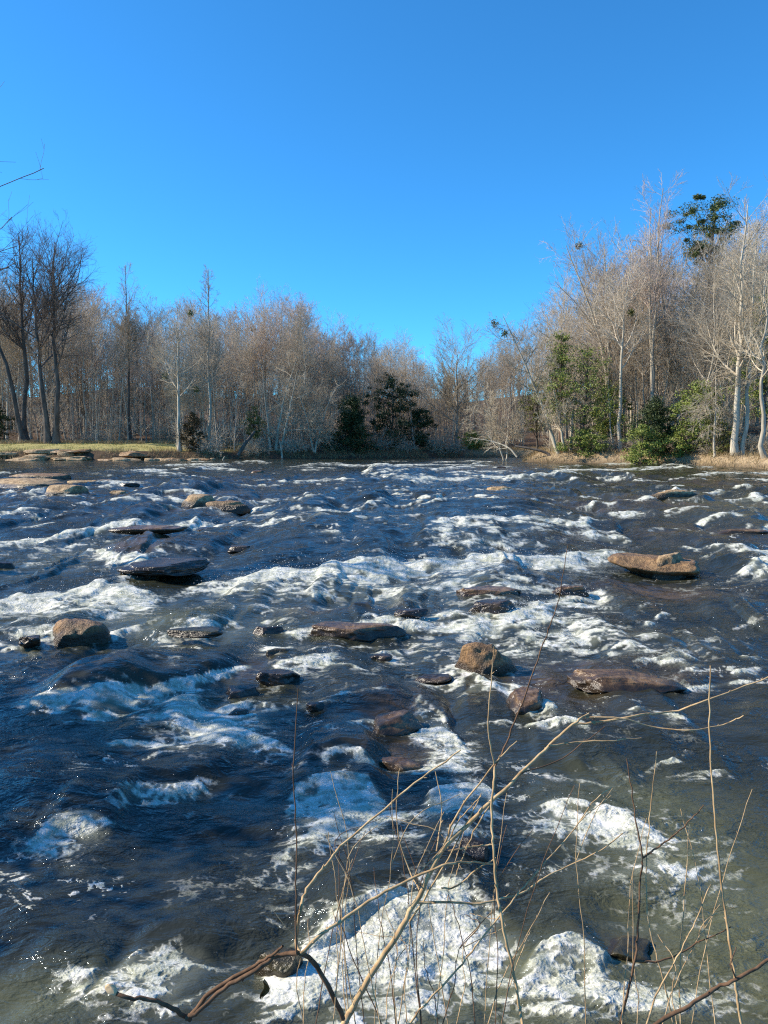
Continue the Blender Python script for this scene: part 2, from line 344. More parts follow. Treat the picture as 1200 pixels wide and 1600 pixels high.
RK = [
 ('orange brown boulder wet dark on its right flank with white water round it', 108, 999, 104, 30, 'rock_brown', 151, .7, .3, .95, 5, .10, 0),
 ('small dark wet rock touching the left end of the orange brown boulder', 45, 1001, 40, 13, 'rock_wet', 102, .7, .35, .5, 7, 0, 0),
 ('chunky brown block rock standing dry behind the bare twigs', 760, 1050, 124, 50, 'rock_brown', 103, .55, .3, .55, 10, -.04, .1),
 ('broad tan slab with dark undercut edge, a smaller rock on its back', 1056, 906, 178, 40, 'rock_brown', 104, .6, .05, .45, 6, .07, -.05),
 ('pale topped rock with dark front, left one of a touching pair in blue water', 306, 787, 66, 16, 'rock_tan', 105, .7, .35, .5, 8, 0, 0),
 ('flat brown slab, right one of a touching pair in blue water', 356, 792, 74, 11, 'rock_brown', 106, .5, .3, .35, 7, 0, 0),
 ('rounded tan boulder with shadowed right half in front of long flat ledges', 92, 773, 86, 17, 'rock_tan', 107, .6, .35, .55, 7, 0, 0),
 ('long flat tan ledge running out of the left edge of the photo', 30, 759, 140, 11, 'rock_tan', 108, .7, .4, .35, 5, .03, 0),
 ('narrow tan ledge tip pointing right beside the rounded tan boulder', 150, 757, 92, 8, 'rock_tan', 109, .35, .4, .35, 5, 0, 0),
 ('dark wet rock sliver at the end of the tan ledge tip', 200, 757, 36, 5, 'rock_wet', 110, .4, .4, .4, 5, 0, 0),
 ('dark slab lying behind the long flat tan ledge', 50, 747, 96, 8, 'rock_brown', 111, .5, .4, .35, 5, 0, 0),
 ('tiny tan stone barely out of blue water', 181, 772, 28, 6, 'rock_tan', 112, .6, .4, .5, 5, 0, 0),
 ('dark round boulder alone far out in the white rapids', 402, 741, 22, 14, 'rock_wetbrown', 113, .8, .3, .75, 6, 0, 0),
 ('long low purple brown slab with a tan slab behind its right end', 758, 775, 120, 9, 'rock_wetbrown', 114, .3, .4, .4, 5, -.02, 0),
 ('tan slab lying behind the long low purple brown slab', 783, 770, 54, 11, 'rock_tan', 115, .5, .35, .4, 6, .05, 0),
 ('thin tan slab like a log, alone toward the right bank', 1064, 773, 90, 9, 'rock_tan', 116, .25, .4, .4, 5, .05, 0),
 ('tiny dark rock in the far rapids off the right bank', 783, 731, 16, 5, 'rock_wet', 117, .6, .4, .5, 5, 0, 0),
 ('brown wet slab awash, low and wide, above the left white crest', 225, 828, 118, 9, 'rock_wetbrown', 118, .45, .4, .35, 6, -.02, 0),
 ('dark slab awash to the right of a brown wet slab', 340, 827, 90, 5, 'rock_wet', 119, .4, .45, .35, 5, 0, 0),
 ('big dark hump under a sheet of water above the foaming left pool', 245, 886, 150, 11, 'rock_wet', 120, .8, .5, .8, 3, 0, 0),
 ('small dark hump just breaking the water behind the long white crest', 372, 857, 52, 8, 'rock_wet', 121, .5, .4, .5, 5, 0, 0),
 ('brown topped wet ledge, the rear one of two below the long white crest', 755, 930, 124, 20, 'rock_wetbrown', 122, .45, .35, .4, 8, 0, 0),
 ('dark smooth wet rock leaning against the front of a brown ledge', 772, 950, 90, 22, 'rock_wet', 123, .5, .35, .45, 7, -.08, 0),
 ('small brown wet ledge with water pouring over, midway to the broad tan slab', 896, 924, 66, 15, 'rock_wetbrown', 124, .5, .35, .4, 7, .03, 0),
 ('long low brown slab with wet glinting front edge', 540, 990, 186, 22, 'rock_wetbrown', 125, .35, .4, .4, 8, .03, 0),
 ('dark wet rock at the left end of the long low brown slab', 414, 992, 56, 24, 'rock_wet', 126, .6, .35, .5, 7, 0, 0),
 ('olive mossy hump under thin flowing water', 300, 990, 90, 8, 'rock_moss', 127, .5, .45, .5, 4, 0, 0),
 ('small mossy rock with water splashing over it', 435, 1026, 46, 22, 'rock_moss', 128, .7, .35, .6, 6, 0, 0),
 ('black wet rock below the small mossy rock', 434, 1060, 70, 19, 'rock_wet', 129, .6, .35, .5, 7, .1, 0),
 ('black shiny rounded rock at the right end of the white falls', 372, 1090, 62, 27, 'rock_wet', 130, .7, .35, .6, 6, 0, 0),
 ('small black rock just below the shiny rounded one', 372, 1118, 40, 16, 'rock_wet', 131, .6, .35, .5, 6, 0, 0),
 ('small dark rock in dark choppy water left of the brown glistening rock', 494, 1106, 34, 14, 'rock_wet', 132, .7, .35, .5, 6, 0, 0),
 ('brown glistening rock washed by water, sloping left', 616, 1146, 100, 50, 'rock_wetbrown', 133, .7, .3, .55, 9, -.15, .2),
 ('dark slab with black overhang beside the chunky brown block', 674, 1069, 84, 24, 'rock_wet', 134, .5, .3, .35, 8, -.1, 0),
 ('wet brown slab sloping down right to a white gush', 826, 1108, 84, 46, 'rock_wetbrown', 135, .9, .3, .4, 9, -.1, .5),
 ('wide flat brown slab just awash on the right', 985, 1074, 205, 30, 'rock_wetbrown', 136, .45, .25, .3, 5, .03, 0),
 ('small black rock in blue choppy water', 594, 1030, 38, 12, 'rock_wet', 137, .6, .4, .5, 6, 0, 0),
 ('dark wet shelf right of the ledge crest', 640, 958, 60, 9, 'rock_wet', 138, .5, .45, .4, 5, 0, 0),
 ('dark low ledge near the right edge of the rapids', 1165, 832, 84, 8, 'rock_wetbrown', 139, .4, .4, .4, 6, 0, 0),
 ('dark rock in the hollow between two foam heaps behind the twigs', 742, 1345, 84, 60, 'rock_wet', 140, .7, .3, .55, 7, 0, 0),
 ('mossy dark rock under the splash at the foot of the twigs', 432, 1525, 84, 60, 'rock_moss', 141, .8, .35, .55, 7, 0, 0),
 ('brown rock drowned under shallow water behind the right twigs', 985, 1500, 96, 26, 'rock_moss', 142, .7, .5, .5, 5, 0, 0),
 ('dark rock cut by the left edge of the photo amid foam', -4, 888, 40, 18, 'rock_wet', 143, .7, .35, .5, 6, 0, 0),
 ('brown rock drowned below the brown glistening rock', 620, 1205, 90, 26, 'rock_wetbrown', 144, .6, .5, .45, 5, 0, 0),
]
CRESTS = [
 ([(290,925),(330,913),(420,905),(520,900),(640,893),(760,887),(850,880),(910,872),(965,868)], 26, 70, 20, 14, 1.9),
 ([(-60,860),(30,852),(100,845),(160,838),(225,833)], 8, 20, 13, 9, 1.4),
 ([(210,836),(330,832),(430,834)], 3, 14, 7, 4, 0.75),
 ([(150,862),(165,878),(185,886),(215,892),(250,902)], 5, 14, 12, 7, 0.95),
 ([(175,917),(215,910),(255,905),(305,890)], 6, 18, 14, 10, 1.05),
 ([(-40,945),(50,938),(110,935),(150,925),(190,930),(260,940)], 8, 30, 30, 14, 1.3),
 ([(655,868),(668,855),(700,845),(760,838),(820,836),(890,832),(940,826)], 14, 25, 26, 8, 0.85),
 ([(860,832),(900,838),(950,842),(1010,850)], 6, 18, 16, 6, 0.8),
 ([(40,1106),(100,1102),(160,1100),(230,1090),(290,1080),(335,1064),(390,1048)], 26, 38, 17, 8, 1.6),
 ([(260,1112),(320,1122),(370,1140),(420,1165),(465,1190)], 0, 18, 16, 4, 1.25),
 ([(180,1265),(230,1245),(280,1235),(345,1220)], 14, 40, 38, 12, 1.2),
 ([(40,1325),(90,1300),(140,1288),(195,1300)], 14, 40, 36, 12, 1.2),
 ([(445,1255),(490,1238),(540,1232),(600,1252)], 22, 60, 60, 16, 1.2),
 ([(500,1205),(545,1192),(590,1200)], 3, 30, 18, 3, 0.5),
 ([(650,1258),(700,1240),(750,1245),(775,1268)], 10, 30, 45, 10, 0.9),
 ([(835,1272),(880,1262),(930,1275),(985,1300),(1015,1312)], 8, 30, 36, 9, 0.95),
 ([(430,1545),(480,1500),(540,1470),(600,1450),(650,1425),(700,1410),(760,1420),(820,1455)], 30, 60, 190, 26, 1.1),
 ([(815,1535),(860,1500),(910,1482),(960,1495)], 14, 40, 70, 18, 1.05),
 ([(170,1525),(230,1500),(280,1490),(340,1510)], 12, 40, 95, 14, 0.9),
 ([(20,1518),(70,1505),(120,1520),(160,1560)], 10, 40, 50, 10, 0.6),
 ([(930,1560),(1000,1545),(1090,1560)], 6, 30, 60, 8, 0.7),
 ([(700,988),(760,976),(840,960),(900,938),(955,930),(985,940)], 12, 26, 30, 9, 0.95),
 ([(610,988),(680,975),(725,968)], 6, 20, 30, 8, 0.85),
 ([(1050,856),(1110,862),(1170,870),(1240,872)], 5, 16, 15, 8, 1.0),
 ([(1140,906),(1175,896),(1230,886)], 5, 16, 14, 8, 0.95),
 ([(430,985),(470,998),(540,990),(630,978)], 8, 14, 16, 6, 0.85),
 ([(400,1014),(425,1022),(460,1016)], 4, 14, 18, 5, 0.8),
 ([(415,1062),(470,1046),(540,1034)], 6, 18, 26, 7, 0.85),
 ([(640,1105),(670,1118),(710,1150)], 8, 20, 60, 8, 0.9),
 ([(722,1060),(760,1075),(800,1085),(845,1102)], 2, 14, 10, 4, 0.8),
 ([(808,1112),(835,1100),(870,1112)], 6, 14, 30, 8, 0.95),
 ([(-30,1000),(60,996),(150,1005),(230,987),(265,975)], 3, 16, 14, 5, 0.8),
 ([(225,1012),(290,1000),(355,988)], 4, 16, 28, 6, 0.7),
 ([(650,808),(700,806),(790,800)], 6, 14, 6, 5, 0.95),
 ([(460,827),(510,822),(560,818),(612,806)], 10, 16, 8, 8, 0.9),
 ([(385,838),(440,833)], 4, 12, 6, 5, 0.8),
 ([(620,793),(680,790),(720,795)], 4, 10, 6, 4, 0.8),
 ([(520,850),(580,846),(650,848)], 2, 14, 8, 3, 0.55),
 ([(880,800),(960,795),(1040,793)], 4, 14, 5, 5, 0.8),
 ([(1060,823),(1120,818),(1210,818)], 4, 14, 6, 4, 0.8),
 ([(30,795),(90,788),(150,786)], 4, 12, 6, 5, 0.8),
 ([(120,797),(190,793),(230,795)], 4, 12, 5, 4, 0.85),
 ([(390,793),(440,788),(495,792)], 4, 12, 6, 5, 0.9),
 ([(190,738),(260,736),(300,734)], 3, 8, 3, 5, 1.0), ([(230,730),(300,727),(370,730)], 3, 8, 4, 6, 1.0),
 ([(300,735),(350,733),(385,736)], 3, 8, 3, 5, 0.9), ([(440,731),(520,727),(600,729),(700,727)], 3, 7, 3, 4, 0.9),
 ([(560,738),(640,737),(760,734)], 3, 7, 3, 5, 0.95), ([(600,755),(680,751),(780,749),(850,752)], 5, 10, 4, 7, 1.0),
 ([(770,752),(850,748),(930,750),(1010,754)], 4, 10, 4, 6, 0.95), ([(830,738),(930,736),(1020,733),(1110,735)], 3, 8, 3, 5, 1.0),
 ([(930,727),(1000,725),(1060,728)], 2, 6, 3, 4, 0.9), ([(1060,745),(1130,742),(1230,741)], 3, 8, 3, 5, 0.9),
 ([(700,745),(740,743),(800,744)], 3, 8, 3, 5, 0.9), ([(420,756),(500,753),(570,757)], 3, 9, 3, 4, 0.85),
 ([(100,770),(160,766),(215,765)], 3, 9, 3, 4, 0.7), ([(1000,775),(1080,778),(1170,775)], 3, 10, 4, 4, 0.7),
 ([(1130,788),(1180,783),(1240,782)], 4, 10, 5, 5, 0.85), ([(560,777),(620,775),(690,780)], 3, 9, 4, 4, 0.7),
]
for c_ in CRESTS: crest(*c_)
r3 = np.random.default_rng(5)
for k in range(135):                                   # small breaking waves all over the shoal
    v = 722 + 120 * r3.uniform(0, 1) ** 1.3; u = r3.uniform(-120, 1300); Lp = r3.uniform(25, 95) * (0.7 + (v - 700) / 120)
    if v < 733 and u < 220: continue
    b = r3.uniform(-3, 3) * (v - 690) / 80
    s_ = (v - 690) / 80
    crest([(u, v), (u + Lp * .5, v - abs(b) - 1.0 * s_), (u + Lp, v + b)], r3.uniform(1.5, 4) * s_ + 1, 8 + 5 * s_, 1.6 + 1.9 * s_, r3.uniform(1.0, 3.0) * s_ + 0.8, r3.uniform(0.40, 0.85))
for k in range(120):
    v = 790 + 430 * r3.uniform(0, 1) ** 1.25; u = r3.uniform(-80, 1250); s_ = (v - 690) / 120; Lp = r3.uniform(22, 85) * s_ ** .6; tl = r3.normal(-2, 5) * s_
    if (u < 560 and v > 1130 and k % 3) or (u < 240 and v < 815) or (u + Lp > 930 and u < 1130 and 860 < v < 965): continue
    crest([(u, v), (u + Lp * .3, v - 2 * s_ + tl * .4), (u + Lp * .7, v - 2.5 * s_ + tl * .8), (u + Lp, v + tl)], r3.uniform(3, 9), 13 * s_, r3.uniform(2.2, 6) * s_ ** .7, r3.uniform(2, 5), r3.uniform(0.35, 0.85))
for b_ in [(120,960,160,28,.5),(600,935,240,24,.45),(850,1000,190,40,.5),(1050,1010,150,36,.33),(200,1128,150,36,.4),(350,1150,120,45,.42),
           (560,1300,110,65,.62),(700,1330,90,60,.5),(900,1330,120,70,.5),(1080,1370,120,90,.36),(1050,1300,100,30,.4),(620,1540,220,100,.5),
           (900,1570,120,60,.5),(1100,1560,100,60,.33),(240,1560,130,60,.45),(60,1350,80,40,.25),(700,1180,70,50,.42),(460,1185,80,40,.36),
           (270,1250,90,25,.5),(120,1305,80,22,.5),(330,1130,130,36,.25),(200,1100,150,14,.4),(560,1270,70,30,.35),
           (80,880,90,26,.4),(750,865,100,22,.35),(600,1060,150,36,.3),(300,1400,180,90,.2),(1000,1150,200,70,.18),(430,1400,80,60,.25),(1150,940,90,30,.25)]:
    blob(FO, *b_)
for b_ in [(240,868,85,16,.26),(740,916,60,12,.10),(540,966,85,9,.10),(300,976,55,10,.10),(610,1100,60,26,.12),(975,1050,110,14,.05),(430,1035,40,14,.1),(720,1290,60,40,.12),
           (480,850,160,20,.12),(230,815,70,8,.10),(800,855,90,14,.10),(90,1235,120,50,.12),(110,1075,140,25,.05)]:
    blob(Z, *b_)
for b_ in [(250,813,85,9,1),(230,872,80,18,.8),(300,785,140,9,.5),(1000,797,220,12,.65),(1020,927,110,14,.9),(600,1172,70,22,.8),(830,1060,70,22,.8),(980,1062,130,20,.9),
           (740,903,60,9,.8),(540,962,90,9,.8),(1100,838,110,14,.55),(900,1095,110,26,.45),(130,785,220,8,.45),(980,1470,60,28,.35),(620,1110,60,30,.9),(740,800,60,5,.6),
           (900,850,60,10,.5),(300,760,200,6,.4),(1150,760,150,8,.5),(820,740,300,4,.4),(110,1075,150,22,.35),(380,1060,40,20,.6)]:
    blob(SH, *b_, False)

for r_ in RK:                                          # white water where the current meets each rock
    if r_[1] > 0 and r_[3] > 30: blob(FO, r_[1] + 0.1 * r_[3], r_[2] + 3, r_[3] * .60, max(4, r_[4] * .32), .42)
SI = np.zeros_like(X)  # silty water, with the brightness of sunlit stretches put into its tone
for b_ in [(1130,1420,200,200,.8),(1000,1250,200,60,.35),(60,1580,160,70,.8),(300,985,160,30,.5),(120,960,160,30,.4),(620,1540,240,90,.6),(900,1540,200,80,.5),(250,1110,200,30,.3),(100,880,120,25,.4),(560,935,200,24,.3),(1150,800,120,20,.4)]:
    blob(SI, *b_)

# choppy surface
quiet = 1 - 0.45 * ss(1000, 1250, 600 + FPX * X / np.maximum(Y, 1)) * ss(12, 6, Y)
rid = lambda n: 1.12 - 2 * np.sqrt(n * n + 0.0036)
amp = quiet * (0.8 + 0.5 * far) * (1 - 0.80 * ss(24, 68, RRR))
Z += amp * (0.11 * pn(Xw / 2.4, Yw / 1.25, 30) + 0.11 * far * pn(Xw / 5.0, Yw / 1.9, 31))
Z += amp * (0.075 * (rid(pn(Xw / 1.15, Yw / 0.66, 32)) - 0.5) + 0.10 * far * (rid(pn(Xw / 3.2, Yw / 1.1, 33)) - 0.5))
Z += amp * (0.030 * (rid(pn(Xw / 0.46, Yw / 0.29, 34)) - 0.5) + 0.006 * pn(Xw / 0.17, Yw / 0.11, 35))
# foam: lacy films and solid froth
lw = pn(X / 0.5, Y / 0.4, 40) * 0.22; lw2 = pn(X / 0.5, Y / 0.4, 41) * 0.22
k1 = 1 / (1 + 1.0 * far); kx = 1 / (1 + 1.4 * ss(5, 14, RRR))
l1 = rid(pn((X + lw) / 0.26 * k1 * kx, (Y + lw2) / 0.18 * k1, 42)); l2 = rid(pn((X - lw2) / 0.10 * k1 * kx, (Y + lw) / 0.07 * k1, 43)); l3 = rid(pn(X / 0.042 * k1 * kx, Y / 0.030 * k1, 44))
l4 = pn(X / 0.30 * k1, Y / 0.22 * k1, 50)
lace = 0.42 * l1 + 0.36 * l2 + 0.24 * l3 + 0.25 * l4
qs = np.quantile(lace.ravel()[::97], np.linspace(0, 1, 60)); lace = np.interp(lace, qs, np.linspace(0, 1, 60)).astype(np.float32)
patch = ss(-0.38, 0.40, pn(X / 1.3, Y / 0.8, 45) + 0.55 * pn(X / 0.42, Y / 0.28, 51) + 0.55 * pn((X + lw) / 0.2 * k1, (Y + lw2) / 0.13 * k1, 53))
FO = np.clip(FO * (0.46 + 0.72 * patch) * (1 + 0.10 * far), 0, 1.0)
FOAM = (0.42 + 0.58 * ss(0.2, 0.7, FO)) * ss(1 - FO - 0.30, 1 - FO + 0.50, lace) * ss(0.02, 0.2, FO)
# thin scattered flecks
FOAM = np.maximum(FOAM, 0.8 * ss(0.90, 0.985, lace) * ss(0.05, 0.4, pn(X / 2.2, Y / 1.1, 46)) * ss(0.0, 0.3, FO + 0.22))
bil = np.abs(pn(X / 0.16 * k1, Y / 0.13 * k1, 47)) + 0.6 * np.abs(pn(X / 0.065 * k1, Y / 0.055 * k1, 48)) + 0.4 * np.abs(pn(X / 0.03 * k1, Y / 0.026 * k1, 52))
bil2 = np.abs(pn(X / 0.7 * k1, Y / 0.45 * k1, 49)); core = ss(0.3, 1.0, FO)
Z += FOAM * core * 0.017 * bil * (1 + 1.5 * far) + core * (0.095 + 0.02 * far) * bil2 * (1 - 0.6 * ss(30, 75, RRR))
ni, nj = X.shape
idx = np.arange(ni * nj, dtype=np.int32).reshape(ni, nj)
wf = np.stack([idx[:-1, :-1], idx[1:, :-1], idx[1:, 1:], idx[:-1, 1:]], -1).reshape(-1, 4)[:, ::-1]

m, nt, bs = new_mat('river water')
fo, air, shal = attr(nt, 'foam'), attr(nt, 'aerated'), attr(nt, 'shallow')
co = node(nt, 'ShaderNodeTexCoord').outputs['Object']
nf = noise(nt, 22, 4, 0.65, coord=co, stretch=(0.7, 1.1, 1)); nff = noise(nt, 75, 2, 0.6, coord=co)
fm = math_(nt, 'MULTIPLY_ADD', nf.outputs[0], 0.70, math_(nt, 'MULTIPLY_ADD', nff.outputs[0], 0.30, -0.46))
fm = math_(nt, 'MULTIPLY', math_(nt, 'ADD', fo, fm), sstep(nt, fo, 0.02, 0.25))
mask = math_(nt, 'MULTIPLY', sstep(nt, fm, 0.02, 1.05), 0.97)
nb = noise(nt, 0.9, 3, 0.5, coord=co, stretch=(0.6, 1.2, 1))
body = ramp(nt, nb.outputs[0], [(0.3, (0.015, 0.018, 0.012)), (0.7, (0.036, 0.037, 0.022))]).outputs[0]
nr = noise(nt, 2.2, 5, 0.6, coord=co)
bed = ramp(nt, nr.outputs[0], [(0.3, (0.038, 0.026, 0.014)), (0.7, (0.125, 0.085, 0.048))]).outputs[0]
body = mix(nt, attr(nt, 'silt_sunlit'), body, (0.118, 0.122, 0.062))
body = mix(nt, shal, body, bed)
body = mix(nt, air, body, (0.27, 0.28, 0.205))
nfl = noise(nt, 5.5, 4, 0.6, 1.2, coord=co, stretch=(0.7, 1.1, 1))
foamc = ramp(nt, math_(nt, 'MULTIPLY_ADD', nff.outputs[0], 0.35, math_(nt, 'MULTIPLY', nfl.outputs[0], 0.65)), [(0.36, (0.32, 0.33, 0.22)), (0.49, (0.58, 0.58, 0.47)), (0.62, (0.84, 0.82, 0.75))]).outputs[0]
nt.links.new(mix(nt, mask, body, foamc), bs.inputs['Base Color'])
nt.links.new(math_(nt, 'MULTIPLY_ADD', mask, 0.5, 0.07), bs.inputs['Roughness'])
bs.inputs['IOR'].default_value = 1.333; bs.inputs['Specular Tint'].default_value = (0.72, 0.93, 1.18, 1); bs.inputs['Specular IOR Level'].default_value = 0.64
mod = noise(nt, 1.1, 3, 0.5, coord=co)
rp = noise(nt, 9, 3, 0.55, 0.6, coord=co, stretch=(0.55, 1.0, 1)); rp2 = noise(nt, 38, 3, 0.6, 0.4, coord=co, stretch=(0.7, 1.0, 1))
hh = math_(nt, 'MULTIPLY', math_(nt, 'ADD', math_(nt, 'MULTIPLY', rp.outputs[0], 0.065), math_(nt, 'MULTIPLY', rp2.outputs[0], 0.014)), math_(nt, 'MULTIPLY_ADD', sstep(nt, mod.outputs[0], 0.35, 0.65), 0.9, 0.35))
hh = math_(nt, 'ADD', hh, math_(nt, 'MULTIPLY', mask, math_(nt, 'MULTIPLY_ADD', nf.outputs[0], 0.010, math_(nt, 'MULTIPLY', nff.outputs[0], 0.003))))
bump(nt, bs, hh, 0.8, 1.0)
M['water'] = m
w_o = mesh_obj('river', np.stack([X, Y, Z], -1).reshape(-1, 3), wf, m,
               attrs={'foam': FOAM, 'aerated': np.clip(ss(0.25, 1.1, FO) * 0.75, 0, 1), 'shallow': np.clip(SH * (0.45 + 0.7 * patch), 0, 0.9), 'silt_sunlit': np.clip(SI, 0, 0.9)})
tag(w_o, kind='structure')

# spray drops where water breaks; their white also stands in for sun glints
pw = (np.clip(FO, 0, 1.1) ** 3) * (FOAM > 0.5) * ss(26, 6, RRR) * (RRR ** 2) * np.gradient(rr)[:, None] * (np.gradient(ang)[None, :] < 0.0013) / np.maximum(RRR, 4)
pw = pw.ravel().astype(float); pw /= pw.sum()
pick = np.random.default_rng(8).choice(pw.size, 5200, p=pw)
sp = np.stack([X.ravel()[pick], Y.ravel()[pick], Z.ravel()[pick]], -1).astype(float)
r4 = np.random.default_rng(9)
sp[:, 2] += r4.exponential(0.055, len(sp)) * (0.6 + sp[:, 1] / 14) + 0.01; sp[:, :2] += r4.normal(0, 0.06, (len(sp), 2))
sz = r4.uniform(0.0008, 0.0034, len(sp)) * (0.7 + sp[:, 1] / 9)
OCT = np.array([(1, 0, 0), (-1, 0, 0), (0, 1, 0), (0, -1, 0), (0, 0, 1), (0, 0, -1)], float)
OF = np.array([(0, 2, 4), (2, 1, 4), (1, 3, 4), (3, 0, 4), (2, 0, 5), (1, 2, 5), (3, 1, 5), (0, 3, 5)])
sv = (sp[:, None, :] + OCT[None] * sz[:, None, None]).reshape(-1, 3)
sf = (OF[None] + 6 * np.arange(len(sp))[:, None, None]).reshape(-1, 3)
md_, ntd, bsd = new_mat('spray drops'); bsd.inputs['Base Color'].default_value = (0.85, 0.86, 0.86, 1); bsd.inputs['Roughness'].default_value = 0.15
tag(mesh_obj('spray_glints', sv, sf, md_), kind='stuff')

# ------------------------------------------------------------------ rocks
def rock_mat(name, dark, mid, light, rough, moss=None, wetline=True):
    m, nt, bs = new_mat(name)
    co = node(nt, 'ShaderNodeTexCoord').outputs['Object']
    n = noise(nt, 3.5, 7, 0.65, coord=co); n2 = noise(nt, 16, 5, 0.7, coord=co); n3 = noise(nt, 1.2, 3, 0.5, coord=co)
    f = math_(nt, 'ADD', math_(nt, 'MULTIPLY', n.outputs[0], 0.6), math_(nt, 'MULTIPLY', n2.outputs[0], 0.4))
    c = ramp(nt, f, [(0.38, dark), (0.5, mid), (0.60, light)]).outputs[0]
    if moss: c = mix(nt, sstep(nt, n3.outputs[0], 0.48, 0.62), c, moss)
    c = mix(nt, math_(nt, 'MULTIPLY', attr(nt, 'wet'), .85), c, (0.028, 0.02, 0.012))
    nt.links.new(c, bs.inputs['Base Color'])
    nt.links.new(math_(nt, 'SUBTRACT', math_(nt, 'MULTIPLY_ADD', n.outputs[0], 0.3, rough - 0.15), math_(nt, 'MULTIPLY', attr(nt, 'wet'), max(rough - .3, 0))), bs.inputs['Roughness'])
    bump(nt, bs, f, 1.0, 0.12 if rough > .4 else 0.035)
    return m
M['rock_tan'] = rock_mat('tan rock', (0.13, 0.08, 0.042), (0.40, 0.265, 0.135), (0.62, 0.455, 0.265), 0.85)
M['rock_brown'] = rock_mat('brown rock', (0.09, 0.05, 0.024), (0.25, 0.14, 0.058), (0.42, 0.25, 0.11), 0.5)
M['rock_wet'] = rock_mat('dark wet rock', (0.018, 0.013, 0.009), (0.045, 0.032, 0.021), (0.10, 0.07, 0.043), 0.25)
M['rock_wetbrown'] = rock_mat('wet brown rock', (0.045, 0.027, 0.014), (0.13, 0.076, 0.036), (0.27, 0.165, 0.08), 0.28)
M['rock_moss'] = rock_mat('mossy wet rock', (0.02, 0.018, 0.01), (0.05, 0.042, 0.02), (0.10, 0.08, 0.035), 0.3, (0.035, 0.04, 0.012))

def wz(x, y):
    i = min(max(int(np.searchsorted(rr, math.hypot(x, y))), 3), len(rr) - 4); j = min(max(int(np.searchsorted(ang, math.atan2(x, y))), 3), len(ang) - 4)
    return float(np.mean(Z[i - 3:i + 4, j - 3:j + 4])) - float(zw(y))
def ico(n):
    import bmesh
    bm = bmesh.new(); bmesh.ops.create_icosphere(bm, subdivisions=n, radius=1.0)
    v = np.array([x.co[:] for x in bm.verts]); f = np.array([[x.index for x in p.verts] for p in bm.faces]); bm.free(); return v, f
ICO = {n: ico(n) for n in (3, 4, 5)}
def pn3(p, s, k):
    return (pn(p[:, 0] * k + 3.1 * s, p[:, 1] * k + p[:, 2] * k * 0.7, s) + pn(p[:, 1] * k - 1.7 * s, p[:, 2] * k + p[:, 0] * k * 0.6, s + 1) + pn(p[:, 2] * k + 0.3 * s, p[:, 0] * k - p[:, 1] * k * 0.5, s + 2)) / 2
def rock_verts(rx, ry, rz, seed, flat=0.5, cuts=7, det=4, rough=0.10, under=0.0):
    r = np.random.default_rng(seed); V, F = ICO[det]; p = V.copy()
    p = np.sign(p) * np.abs(p) ** 0.8
    p[:, 2] = np.where(p[:, 2] > flat, flat + (p[:, 2] - flat) * 0.25, p[:, 2])
    for _ in range(cuts):                              # broken faces
        n = r.normal(0, 1, 3); n[2] = abs(n[2]) * 0.6; n /= np.linalg.norm(n); d = r.uniform(0.55, 0.85)
        ex = np.maximum(p @ n - d, 0); p -= 0.88 * ex[:, None] * n
    nn = p / np.linalg.norm(p, axis=1, keepdims=True)
    p = p + nn * (0.20 * pn3(p, seed % 40, 1.3) + rough * pn3(p, seed % 37 + 3, 3.5) + 0.45 * rough * pn3(p, seed % 31 + 5, 9.0))[:, None]
    p[:, 2] += 0.05 * np.sin(p[:, 2] * 14 + 3 * pn3(p, seed % 23, 1.0)) * 0.6   # bedding steps
    p[:, :2] *= (1 - under * ss(0.28, -0.15, p[:, 2]))[:, None]
    return p * np.array([rx, ry, rz]), F
def rock(label, u, vb, wpx, hpx, mat, seed, depth=0.6, sink=0.35, flat=0.5, cuts=7, tilt=0.0, rot=0.0, name='rock', group=None, det=4, lift=0.0, cat='rock', under=0.0):
    """u, vb: where its waterline front stands; wpx, hpx: its width and height in the photograph"""
    f = at(u, vb); f = at(u, vb, lift + wz(f[0], f[1])); mp = f[1] / FPX
    rx = wpx * mp / 2; ry = max(rx * depth, 0.06); up = hpx * mp * (0.86 if mat in ('rock_tan', 'rock_brown') else 0.46)
    rz = up / (1 - sink) / 0.85
    V, F = rock_verts(rx, ry, rz, seed, flat, cuts, det, under=under)
    ct, st = math.cos(tilt), math.sin(tilt); V = V @ np.array([[ct, 0, -st], [0, 1, 0], [st, 0, ct]])
    c, s = math.cos(rot), math.sin(rot); V = V @ np.array([[c, s, 0], [-s, c, 0], [0, 0, 1]])
    top = V[:, 2].max()
    hz = V[:, 2] + up - top + 0.03 * pn(V[:, 0] * 6, V[:, 1] * 6, seed % 9)
    o = mesh_obj(name, V, F, M[mat], attrs={'wet': ss(.32 * up + .02, .10 * up, hz)}); o.location = (f[0], f[1] + ry * 0.75, f[2] + up - top)
    tag(o, label, cat, group); return o
for i, (lb, u, vb, w_, h_, mt, sd, dp, sk, fl, cu, ti, ro) in enumerate(RK):
    rock(lb, u, vb, w_, h_, mt, sd, dp, sk, fl, cu, ti, ro, det=5 if vb > 860 else 4, under=0.45 if sd == 104 else 0.35 if sd == 134 else 0.0)
sl_f = at(1052, 906)
rock('small pointed tan rock perched on the broad tan slab', 1050, 886, 62, 24, 'rock_tan', 150, .7, .2, .6, 9, -.15, .2, lift=0.20, det=5)

